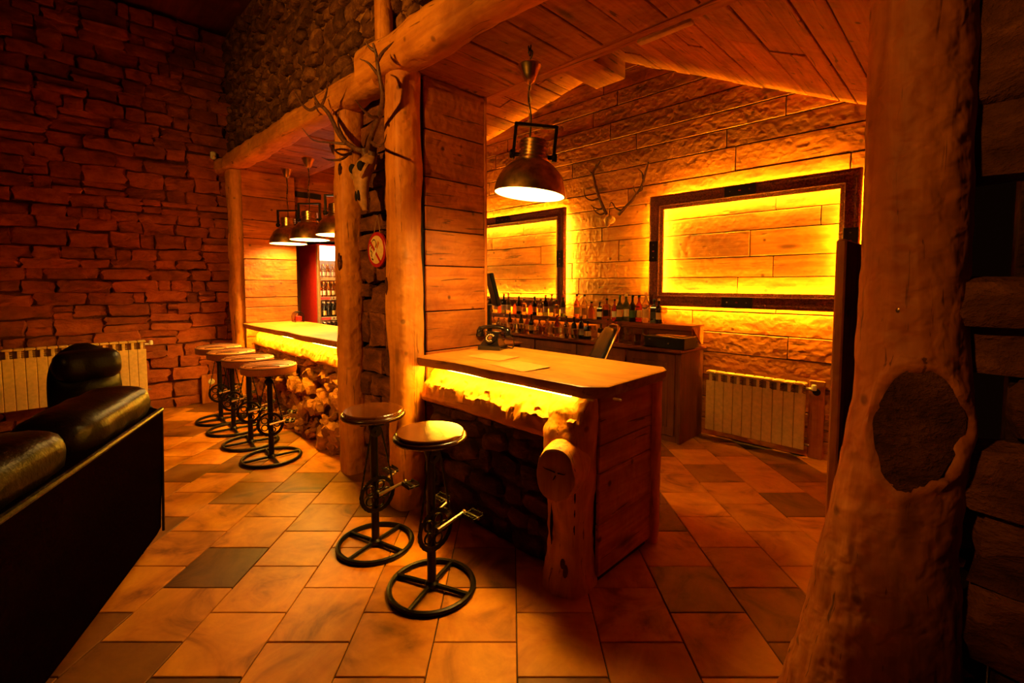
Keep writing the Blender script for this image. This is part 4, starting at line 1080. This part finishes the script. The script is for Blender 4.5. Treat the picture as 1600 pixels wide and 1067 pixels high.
# ================================================================== OBJECTS ON / BEHIND THE SHORT BAR
# rotary telephone
ph = thing('rotary_telephone', 'black old rotary telephone standing on the short bar counter', 'telephone', (-2.50, 2.30, 1.0205), -.35 + PI/4)
mb = MB(); mb.loft([[(-.085, -.075, 0), (.085, -.075, 0), (.085, .075, 0), (-.085, .075, 0)], [(-.085, -.075, .028), (.085, -.075, .028), (.085, .075, .028), (-.085, .075, .028)], [(-.078, -.066, .034), (.078, -.066, .034), (.078, .07, .034), (-.078, .07, .034)]]); mb.build('foot', M['bakelite'], ph, ang=20)
mb = MB()
def sq(hx, y0, y1, z): return [(-hx, y0, z), (-hx*.5, y0-.004, z), (hx*.5, y0-.004, z), (hx, y0, z), (hx, y1, z), (-hx, y1, z)]
mb.loft([sq(.074, -.062, .068, .033), sq(.062, -.050, .06, .055), sq(.050, -.022, .052, .085), sq(.046, .0, .048, .115), sq(.06, .005, .045, .130)]); mb.build('body', M['bakelite'], ph, ang=50)
dm = Matrix.Translation((0, -.042, .082)) @ Matrix.Rotation(math.radians(52), 4, 'X')
mb = MB(); mb.lathe([(.040, 0), (.042, .006), (.038, .010), (.016, .011)], 26, M=dm); dl = mb.build('dial', M['bakelite'], ph, ang=40)
mb = MB(); mb.lathe([(.015, .011), (.013, .014)], 16, M=dm); mb.build('dial_center', M['brass_b'], dl)
for k in range(10):
    a = .7 + k*.5; mb = MB(); mb.lathe([(.0055, .009), (.0055, .0125)], 8, M=dm @ Matrix.Translation((.028*math.cos(a), .028*math.sin(a), 0))); mb.build('finger_hole', M['cream'], dl)
mb = MB(); pts = spline([(-.115, .02, .105), (-.10, .02, .145), (-.05, .02, .160), (0, .02, .163), (.05, .02, .160), (.10, .02, .145), (.115, .02, .105)], 5)
rr = [(.030 if abs(p.x) > .108 else .024 if abs(p.x) > .10 else .015) for p in pts]
mb.tube(pts, rr, 12); hs = mb.build('handset', M['bakelite'], ph, ang=60)
for sx in (-1, 1):
    mb = MB(); mb.lathe([(.030, 0), (.034, .006), (.033, .02), (.024, .028)], 18, M=Matrix.Translation((sx*.115, .02, .088))); mb.build('earpiece' if sx > 0 else 'mouthpiece', M['bakelite'], hs)
mb = MB(); mb.tube(spline([(.115, .02, .10), (.15, .03, .08), (.14, .05, .01), (.08, .075, .012)], 6), .004, 6); mb.build('cord', M['black'], ph)
# menu sheets
for k, (x, y, rz, a, b, lab) in enumerate([(-1.86, 1.93, -.12, .30, .21, 'menu sheet lying on the counter edge side of the short bar'), (-2.22, 2.05, .05, .29, .20, 'paper sheet lying on short bar counter near the telephone')]):
    mb = MB(); nx, ny = 8, 6
    g = [[((i/nx-.5)*a, (j/ny-.5)*b, .0012 + .006*max(0, (i/nx-.75)*4)**2*(j/ny)) for j in range(ny+1)] for i in range(nx+1)]
    vs = [p for q in g for p in q]; vs2 = [(p[0], p[1], p[2]+.0012) for p in vs]; fs = []
    o_ = len(vs)
    for i in range(nx):
        for j in range(ny):
            q = (i*(ny+1)+j, (i+1)*(ny+1)+j, (i+1)*(ny+1)+j+1, i*(ny+1)+j+1); fs.append(tuple(reversed(q))); fs.append(tuple(t+o_ for t in q))
    mb.add(vs+vs2, fs); o = mb.build('menu_sheet', M['menu']); o.location = (x, y, 1.0205); o.rotation_euler.z = rz; tag(o, lab, 'paper')
# till screen, seen from the side, on the counter behind the pier
ts = thing('till_monitor', 'dark till monitor seen edge-on beside the boarded pier', 'monitor', (-2.92, 2.62, 1.02))
mb = MB(); mb.box((0, 0, 0), (.26, .035, .28), M=Matrix.Translation((0.03, .04, .43)) @ Matrix.Rotation(PI-math.atan2(2.62, 2.92)+.16, 4, 'Z') @ Matrix.Rotation(-.24, 4, 'X'), ch=.006); scn = mb.build('screen', M['black'], ts)
mb = MB(); mb.box((0, .02, .15), (.06, .03, .30), ch=.004); mb.build('stand', M['black'], ts)
mb = MB(); mb.box((0, .02, .008), (.22, .18, .016), ch=.004); mb.build('foot', M['black'], ts)
mb = MB(); mb.box((-2.98, 2.56, .5), (.62, .42, 1.0), ch=.004); mb.box((-2.98, 2.56, 1.008), (.66, .46, .02), ch=.004)
tag(mb.build('service_cabinet', M['cab'], base=True), 'dark cabinet behind the pier carrying the till monitor', 'cabinet')
# leather swivel chair behind the bar
oc = thing('swivel_chair', 'black leather swivel chair standing between short bar and back bar', 'chair', (-2.38, 3.22, 0), math.radians(-42))
mb = MB(); rings = []
for i in range(13):
    z = .62 + .50*i/12; wv = .21*(1-.25*(i/12)**4)*(1 if i < 12 else .8); y = .05 + .22*(i/12)**1.3; ring = []
    for j in range(20):
        a = 2*PI*j/20; ring.append((wv*math.cos(a), y + .045*math.sin(a)*(1+.25*math.cos(3*a)), z))
    rings.append(ring)
mb.loft(rings); bk = mb.build('backrest', M['leather'], oc, ang=60)
for sx in (-1, 1):
    mb = MB(); mb.tube(spline([(sx*.19, .02, .60), (sx*.205, .12, .80), (sx*.195, .22, 1.02), (sx*.13, .285, 1.13), (0, .30, 1.145)], 5), .010, 7); mb.build('piping', M['brass'], bk)
mb = MB(); mb.box((0, -.18, .50), (.48, .48, .10), ch=.03); mb.build('seat', M['leather'], oc, ang=50)
mb = MB(); mb.tube([(0, .07, .48), (0, .12, .55), (0, .10, .68)], .02, 8); mb.build('back_support', M['iron'], oc)
mb = MB(); mb.lathe([(.03, .08), (.03, .45)], 12); mb.build('gas_column', M['iron'], oc)
for k in range(5):
    a = 2*PI*k/5; mb = MB(); mb.tube([(0, 0, .10), (.28*math.cos(a), .28*math.sin(a), .065)], [.025, .015], 8); lg = mb.build('leg', M['iron'], oc)
    mb = MB(); mb.lathe([(.028, -.012), (.028, .012)], 12, M=Matrix.Translation((.28*math.cos(a), .28*math.sin(a), .029)) @ Matrix.Rotation(a, 4, 'Z') @ Matrix.Rotation(PI/2, 4, 'X')); mb.build('castor', M['black'], lg)

# ================================================================== ANTLERS, SIGN, SENSOR
def antler(parent, main, tines, r0, mat, tipmat):
    mb = MB(); P = spline(main, 6); mb.tube(P, [lerp(r0, r0*.35, (i/(len(P)-1))**1.2) for i in range(len(P))], 9); a = mb.build('antler', mat, parent, ang=70)
    for tn in tines:
        mb = MB(); Q = spline(tn, 5); k = len(Q); mb.tube(Q, [lerp(r0*.62, .0022, (i/(k-1))**1.1) for i in range(k)], 8); mb.build('tine', mat, a, ang=70)
    return a
sk = thing('stag_skull', 'stag skull with large branching antlers mounted on the stone pier', 'skull', (-3.12, 1.70, 2.1), world=True)
# skull: lofted from crown to nose, tilted forward
def skull():
    c = [(-3.015, 1.64, 2.40), (-3.015, 1.60, 2.34), (-3.010, 1.565, 2.27), (-3.000, 1.55, 2.19), (-2.985, 1.545, 2.11), (-2.975, 1.55, 2.04), (-2.970, 1.56, 1.995)]
    rx = [.045, .078, .084, .062, .045, .036, .020]; ry = [.035, .06, .065, .05, .04, .03, .018]
    mb = MB(); rings = []
    for (p, a, b) in zip(c, rx, ry):
        rings.append([(p[0]+a*math.cos(2*PI*j/22)*(1 if True else 0), p[1]+b*math.sin(2*PI*j/22), p[2]) for j in range(22)])
    mb.loft(rings); s = mb.build('cranium', M['bone'], sk, ang=60)
    for sx in (-1, 1):
        mb = MB(); mb.sphere((-3.010+sx*.058, 1.520, 2.285), .034, 12, 8, (.8, .7, 1.0)); mb.build('eye_socket', M['crack'], s)
        mb = MB(); mb.tube(spline([(-3.010+sx*.085, 1.56, 2.30), (-3.010+sx*.098, 1.535, 2.27), (-3.005+sx*.075, 1.525, 2.235), (-2.995+sx*.045, 1.52, 2.21)], 4), [.014]*13, 7); mb.build('cheekbone', M['bone'], s)
        mb = MB(); mb.sphere((-2.980+sx*.016, 1.506, 2.09), .015, 10, 6, (.7, .6, 2.4)); mb.build('nasal_opening', M['crack'], s)
        mb = MB(); mb.tube([(-3.015+sx*.035, 1.62, 2.37), (-3.015+sx*.055, 1.615, 2.43)], [.028, .031], 10); mb.build('pedicle', M['antler'], s)
skull()
J = lambda px, py, Y: tuple(at(px, py, Y))
antler(sk, [(-3.065, 1.615, 2.42), J(555, 232, 1.58), J(533, 215, 1.54), J(515, 180, 1.50), J(500, 165, 1.46), J(485, 172, 1.43), J(472, 163, 1.40), J(461, 144, 1.37)],
       [[J(552, 233, 1.58), J(535, 248, 1.48), J(515, 250, 1.40), J(503, 246, 1.33)], [J(545, 225, 1.57), J(522, 223, 1.50), J(490, 219, 1.42), J(472, 200, 1.36)],
        [J(548, 240, 1.55), J(535, 242, 1.44), J(523, 235, 1.36), J(514, 223, 1.30)], [J(540, 220, 1.56), J(532, 205, 1.50), J(528, 190, 1.46), J(530, 172, 1.42)],
        [J(502, 166, 1.46), J(507, 155, 1.44), J(511, 140, 1.42), J(513, 120, 1.39)], [J(499, 165, 1.46), J(493, 155, 1.43), J(489, 145, 1.41), J(486, 141, 1.40)]], .019, M['antler'], M['antler_l'])
antler(sk, [(-2.965, 1.615, 2.42), J(577, 228, 1.57), J(583, 205, 1.53), J(595, 175, 1.50), J(598, 150, 1.47), J(594, 125, 1.44), J(590, 100, 1.42), J(588, 85, 1.40), J(583, 68, 1.38)],
       [[J(592, 183, 1.51), J(580, 182, 1.44), J(566, 170, 1.38), J(555, 156, 1.33)], [J(592, 118, 1.44), J(584, 108, 1.41), J(575, 98, 1.38), J(562, 92, 1.35)],
        [J(590, 95, 1.42), J(598, 82, 1.40), J(608, 72, 1.38), J(615, 65, 1.36)], [J(580, 222, 1.56), J(592, 228, 1.46), J(600, 222, 1.38), J(604, 210, 1.32)], [J(587, 80, 1.40), J(580, 76, 1.38), J(574, 70, 1.36), J(571, 64, 1.35)]], .020, M['antler'], M['antler_l'])
for p in (sk,): pass
# smaller antlers on the back wall
ba = thing('antler_trophy', 'small pale pair of antlers on the boarded wall between frames', 'antlers', (-3.0, YB-.03, 2.15), world=True)
mb = MB(); mb.sphere((-2.98, 4.54, 2.22), .055, 14, 10, (1.3, .8, .9)); mb.sphere((-2.98, 4.50, 2.18), .035, 10, 8, (.9, .8, 1.3)); mb.build('skull_plate', M['bone'], ba)
M['antler_p'] = plain('pale_antler', (.10, .028, .006), .5, bump=(40, .5, .4))
antler(ba, [J(948, 335, 4.50), J(943, 325, 4.46), J(935, 305, 4.42), J(930, 285, 4.40), J(927, 270, 4.38), J(933, 260, 4.36), J(938, 252, 4.34)],
       [[J(946, 332, 4.49), J(938, 335, 4.42), J(930, 330, 4.36), J(926, 322, 4.32)], [J(936, 310, 4.43), J(925, 313, 4.36), J(915, 308, 4.30), J(912, 294, 4.26)], [J(942, 325, 4.47), J(936, 327, 4.40), J(928, 324, 4.35), J(923, 320, 4.31)], [J(928, 273, 4.39), J(924, 270, 4.37), J(921, 268, 4.35)]], .020, M['antler_p'], M['antler_l'])
antler(ba, [J(967, 335, 4.50), J(976, 325, 4.46), J(992, 308, 4.42), J(1003, 290, 4.40), J(1008, 272, 4.38), J(1011, 262, 4.36), J(1013, 253, 4.34)],
       [[J(972, 330, 4.48), J(962, 325, 4.42), J(955, 316, 4.38), J(951, 330, 4.36)], [J(990, 310, 4.42), J(993, 302, 4.38), J(990, 295, 4.34), J(990, 290, 4.32)], [J(1005, 280, 4.39), J(1003, 270, 4.37), J(996, 263, 4.34)], [J(997, 300, 4.41), J(1003, 297, 4.38), J(1004, 288, 4.35)]], .018, M['antler_p'], M['antler_l'])

# no-smoking sign
sg = thing('no_smoking_sign', 'round red and cream no smoking sign hanging on the pier', 'sign', (-3.10, 1.70, 1.61), world=True)
SC = V(-3.10, 1.715, 1.745); SR = Matrix.Translation(SC) @ Matrix.Rotation(PI/2, 4, 'X')          # local z -> -y (towards the lounge)
RA = .128
mb = MB(); mb.lathe([(RA, -.009), (RA, .006), (RA*.97, .009)], 48, M=SR); dsc = mb.build('board', M['red'], sg, ang=30)
mb = MB(); mb.lathe([(RA*.80, .0085), (RA*.79, .0105)], 48, M=SR); mb.build('field', M['cream'], dsc)
def strip(pts, w_, z0, z1, mat, name):
    mb = MB(); pts = [Vector((p[0], p[1], 0)) for p in pts]; L_ = []; R_ = []
    for i, p in enumerate(pts):
        t = (pts[min(i+1, len(pts)-1)]-pts[max(i-1, 0)]).normalized(); n_ = V(-t.y, t.x, 0); ww = w_[i] if isinstance(w_, list) else w_
        L_.append(p+n_*ww/2); R_.append(p-n_*ww/2)
    rings = [[(a.x, a.y, z0), (b.x, b.y, z0), (b.x, b.y, z1), (a.x, a.y, z1)] for a, b in zip(L_, R_)]
    mb.loft(rings, M=SR); return mb.build(name, mat, dsc, smooth=False)
strip([(-.085, .062), (.060, -.090)], .020, .010, .0118, M['red'], 'slash')
strip([(-.045, -.062), (.010, .012)], .020, .0118, .0135, M['white'], 'cigarette')
strip([(.010, .012), (.042, .055)], .021, .0118, .0137, M['tan'], 'cigarette_filter')
strip([(-.052, -.072), (-.045, -.062)], .021, .0118, .0137, M['black'], 'ember')
strip(spline([(-.056, -.052), (-.070, -.035), (-.058, -.018), (-.078, -.002), (-.066, .018), (-.036, .012)], 5), [.004+.004*math.sin(i*.35)**2 for i in range(26)], .010, .0116, M['black'], 'smoke_curl')
strip(spline([(-.012, .014), (.004, .040), (-.012, .068), (-.040, .072), (-.066, .052), (-.088, .026)], 5), [.004+.004*math.sin(i*.35)**2 for i in range(26)], .010, .0116, M['black'], 'smoke_curl')
mb = MB(); top = V(-3.10, 1.72, 2.00)
mb.tube([tuple(SC+V(-.045, 0, .118)), tuple(top), tuple(SC+V(.045, 0, .118))], .003, 6); mb.build('cord', M['rope'], sg)
mb = MB(); mb.sphere(tuple(top), .008, 8, 6); mb.build('nail', M['iron'], sg)
# motion sensor in the corner
ms = thing('motion_sensor', 'small white motion sensor on the stone wall beside the beam', 'sensor', (XL+.10, 1.54, 3.04))
mb = MB(); mb.box((0, 0, .05), (.05, .06, .10), ch=.015); mb.build('housing', M['white'], ms)
mb = MB(); mb.sphere((.022, 0, .035), .018, 10, 8); mb.build('lens', M['cream'], ms)
sbd = thing('socket_board', 'small wooden board with round white socket at foot of stone wall', 'socket', (XL+.12, 1.40, 0), world=True)
simple_box('board', M['wood_z'], (XL+.115, 1.40, .18), (.03, .17, .36), sbd, ch=.006)
mb = MB(); mb.lathe([(.036, 0), (.036, .010), (.028, .014), (.010, .010)], 18, M=Matrix.Translation((XL+.13, 1.42, .27)) @ Matrix.Rotation(PI/2, 4, 'Y')); mb.build('socket', M['white'], sbd)
wrk = thing('wire_rack', 'small black wire rack on the far end of the long counter', 'rack', (-6.02, 2.22, 1.0205))
for k in range(4):
    mb = MB(); mb.tube(spline([(-.06+.04*k, -.05, 0), (-.06+.04*k, -.05, .09), (-.06+.04*k, 0, .13), (-.06+.04*k, .05, .09), (-.06+.04*k, .05, 0)], 4), .004, 6); mb.build('hoop', M['iron'], wrk)
for yy in (-.05, .05):
    mb = MB(); mb.tube([(-.065, yy, .004), (.065, yy, .004)], .004, 6); mb.build('foot_rail', M['iron'], wrk)
mb = MB(); mb.box((0, 0, .035), (.10, .06, .06), ch=.004); o = mb.build('napkin_box', M['red']); o.location = (-6.02, 2.22, 1.0275); tag(o, 'little red box held in the black wire rack', 'box')
# dark slot vent on the end wall over the fridge
mb = MB()
mb.box((-6.315, 2.50, 2.66), (.02, .34, .07), ch=.004); vt = tag(mb.build('slot_vent', M['crack'], base=True), 'dark horizontal slot vent in boards above the bottle fridge', 'vent')

# ================================================================== BOTTLE FRIDGE
fx, fy0, fy1, fh = -6.345, 2.60, 3.24, 2.04
fg = thing('bottle_fridge', 'tall red glass-door bottle fridge glowing behind the long bar', 'fridge', (-6.63, 2.92, 0), world=True)
simple_box('side_panel', M['fridge_red'], (-6.64, fy0+.012, fh/2), (.56, .024, fh), fg)
simple_box('side_panel', M['fridge_red'], (-6.64, fy1-.012, fh/2), (.56, .024, fh), fg)
simple_box('back_panel', M['white'], (-6.91, 2.92, fh/2), (.02, .62, fh), fg)
simple_box('top_panel', M['fridge_red'], (-6.64, 2.92, fh-.012), (.56, .60, .024), fg)
simple_box('bottom_panel', M['fridge_red'], (-6.64, 2.92, .30), (.56, .60, .60), fg)
hd = simple_box('header', M['fridge_light'], (fx+.008, 2.92, 1.915), (.03, .585, .20), fg)
mb = MB()
for k, yy in enumerate((2.80, 2.86, 2.94)):
    mb.tube(spline([(fx+.026, yy+.02, 1.955), (fx+.026, yy, 1.935), (fx+.026, yy, 1.895), (fx+.026, yy+.02, 1.872)], 4), .0035, 5)
mb.build('header_lettering', M['tan'], hd)
dr = thing('tmp', '', ''); bpy.data.objects.remove(dr)
mb = MB(); mb.box((fx+.012, fy0+.018, 1.03), (.05, .036, 1.98), ch=.006); mb.box((fx+.012, fy1-.018, 1.03), (.05, .036, 1.98), ch=.006); df = mb.build('door_frame', M['steel'], fg)
mb = MB(); mb.box((fx+.014, 2.92, 1.21), (.006, .57, 1.2)); mb.build('door_pane', M['pane'], fg, smooth=False)
mb = MB(); mb.box((fx-.03, fy0+.04, 1.2), (.012, .012, 1.2)); mb.build('light_tube', M['fridge_tube'], fg, smooth=False)
for z in (.74, 1.02, 1.30, 1.57):
    s = simple_box('shelf', M['white'], (-6.62, 2.92, z), (.50, .585, .012), fg)
    mb = MB(); mb.box((fx-.022, 2.92, z-.004), (.006, .585, .045), ch=.002); st = mb.build('price_rail', M['white'], s)
    if z != 1.57:
        mb = MB(); mb.box((fx-.018, 2.70, z-.004), (.004, .19, .034)); mb.build('price_strip', plain('pink_strip_%d' % int(z*100), (.75, .10, .12), .5), st, smooth=False)
        for q in range(4): 
            mb = MB(); mb.lathe([(.013, 0), (.013, .004)], 12, M=Matrix.Translation((fx-.018, 2.835+.045*q, z-.004)) @ Matrix.Rotation(PI/2, 4, 'Y')); mb.build('price_tag', M['black' if q % 2 else 'tan_d'], st)
fr_rows = [(.747, .22, ['dark'], 'dark beer bottle on the lowest visible fridge shelf', 'dark beer bottles low in the fridge'), (1.027, .215, ['dark', 'dark'], 'dark beer bottle on the lower lit fridge shelf', 'dark beer bottles in the fridge'),
           (1.307, .215, ['gold', 'amber'], 'golden beer bottle on the middle fridge shelf', 'golden beer bottles in the fridge'), (1.577, .19, ['gold', 'clear'], 'pale beer bottle on the top fridge shelf', 'pale beer bottles in the fridge')]
for z, h, gl, lab, grp in fr_rows:
    for k in range(6):
        for dpt in (0, 1):
            g = gl[k % len(gl)]
            o = bottle('beer', h, g, M['brass_b'] if g != 'dark' else M['white'], LB['white'] if g != 'dark' else LB['cream'] if k % 2 else LB['black'], (fx-.09-.10*dpt, fy0+.075+.062*k + .02*dpt, z), lab, grp, rz=PI*.45)

# ================================================================== SOFA AND ARMCHAIR
so = thing('leather_sofa', 'black leather sofa seen from behind with puffy top cushions', 'sofa', (-3.27, .41, 0), math.atan2(-.43, .90))
# local x along the back towards the camera, local y out of the back towards the bar
def puff(name, parent, x0, x1, yc, zc, ry, rz_, mat, seed, n=26, m=22, wr=.02):
    mb = MB(); rings = []
    for i in range(m+1):
        s = i/m; x = lerp(x0, x1, s); e = (1-abs(2*s-1)**6)**.5 if 0 < s < 1 else .12; e = max(e, .35 if 0 < s < 1 else .12); ring = []
        for j in range(n):
            a = 2*PI*j/n; ca, sa = math.cos(a), math.sin(a); q = (abs(ca)**2.6 + abs(sa)**2.6)**(-1/2.6)
            wv = 1 + wr*noise.noise(V(x*9, a*2, seed))*3 + wr*math.sin(x*38+seed+3*ca)*.6
            ring.append((x, yc + ry*e*q*ca*wv, zc + rz_*e*q*sa*wv))
        rings.append(ring)
    mb.loft(rings); return mb.build(name, mat, parent, ang=70)
def sofa_back_panel():
    mb = MB(); rings = []
    for i in range(25):
        x = 2.3*i/24; ring = []
        bow = .012*math.sin(x*2.2)
        for (y, z) in ((-.26, .06), (-.02+bow*.3, .06), (.0+bow, .10), (.018+bow, .45), (.03+bow, .74), (.02+bow, .785), (-.02, .80), (-.26, .80)): ring.append((x, y, z))
        rings.append(ring)
    mb.loft(rings); return mb.build('back_panel', M['leather_shaded'], so, ang=40)
sofa_back_panel()
mb = MB(); mb.tube([(0, .028, .785), (.8, .036, .787), (1.5, .034, .787), (2.3, .028, .785)], .013, 8); mb.build('piping', M['leather'], so)
mb = MB(); mb.tube([(.003, .012, .08), (.003, .022, .45), (.0, .028, .78)], .007, 8); mb.build('piping', M['leather'], so)
for x0, x1, sd in ((-.02, .80, 1), (.80, 1.62, 2), (1.62, 2.36, 3)): puff('back_cushion', so, x0, x1, -.13, .855, .15, .105, M['leather'], sd)
for x0, x1, sd in ((.22, .86, 4), (.86, 1.50, 5), (1.50, 2.10, 6)): puff('seat_cushion', so, x0, x1, -.60, .40, .34, .12, M['leather'], sd)
simple_box('seat_base', M['leather'], (1.15, -.58, .20), (2.2, .70, .24), so, ch=.03)
for x in (.10, 2.22): puff('arm', so, x-.13, x+.13, -.52, .36, .42, .26, M['leather'], 7, wr=.01)
for (x, y) in ((.08, -.08), (2.2, -.08), (.08, -.85), (2.2, -.85)):
    mb = MB(); mb.lathe([(.022, 0), (.03, .07)], 10, M=Matrix.Translation((x, y, 0))); mb.build('foot', M['black'], so)
ac = thing('leather_armchair', 'black leather armchair before the stone wall radiator, high rounded back', 'armchair', (-4.75, .24, 0), math.radians(100))
mb = MB(); rings = []
for i in range(15):
    z = .36 + .66*i/14; wv = .23*math.sqrt(max(.03, 1-(i/14)**5)); y = .22 + .12*(i/14); ring = []
    for j in range(24):
        a = 2*PI*j/24; ring.append((wv*math.cos(a), y + (.13+.02*math.sin(i*1.1))*math.sin(a)*math.sqrt(max(.1, 1-(i/14)**6)), z))
    rings.append(ring)
mb.loft(rings); mb.build('backrest', M['leather'], ac, ang=60)
puff('headrest', ac, -.21, .21, .20, .86, .12, .12, M['leather'], 3)
puff('seat_cushion', ac, -.22, .22, -.10, .42, .34, .10, M['leather'], 8)
simple_box('seat_base', M['leather'], (0, -.05, .22), (.50, .70, .28), ac, ch=.04)
for sx in (-1, 1): puff('arm', ac, sx*.22-.07, sx*.22+.07, -.08, .38, .36, .18, M['leather'], 9+sx, wr=.01)
for sx in (-1, 1):
    for y in (-.34, .26):
        mb = MB(); mb.lathe([(.022, 0), (.03, .085)], 10, M=Matrix.Translation((sx*.20, y, 0))); mb.build('foot', M['black'], ac)
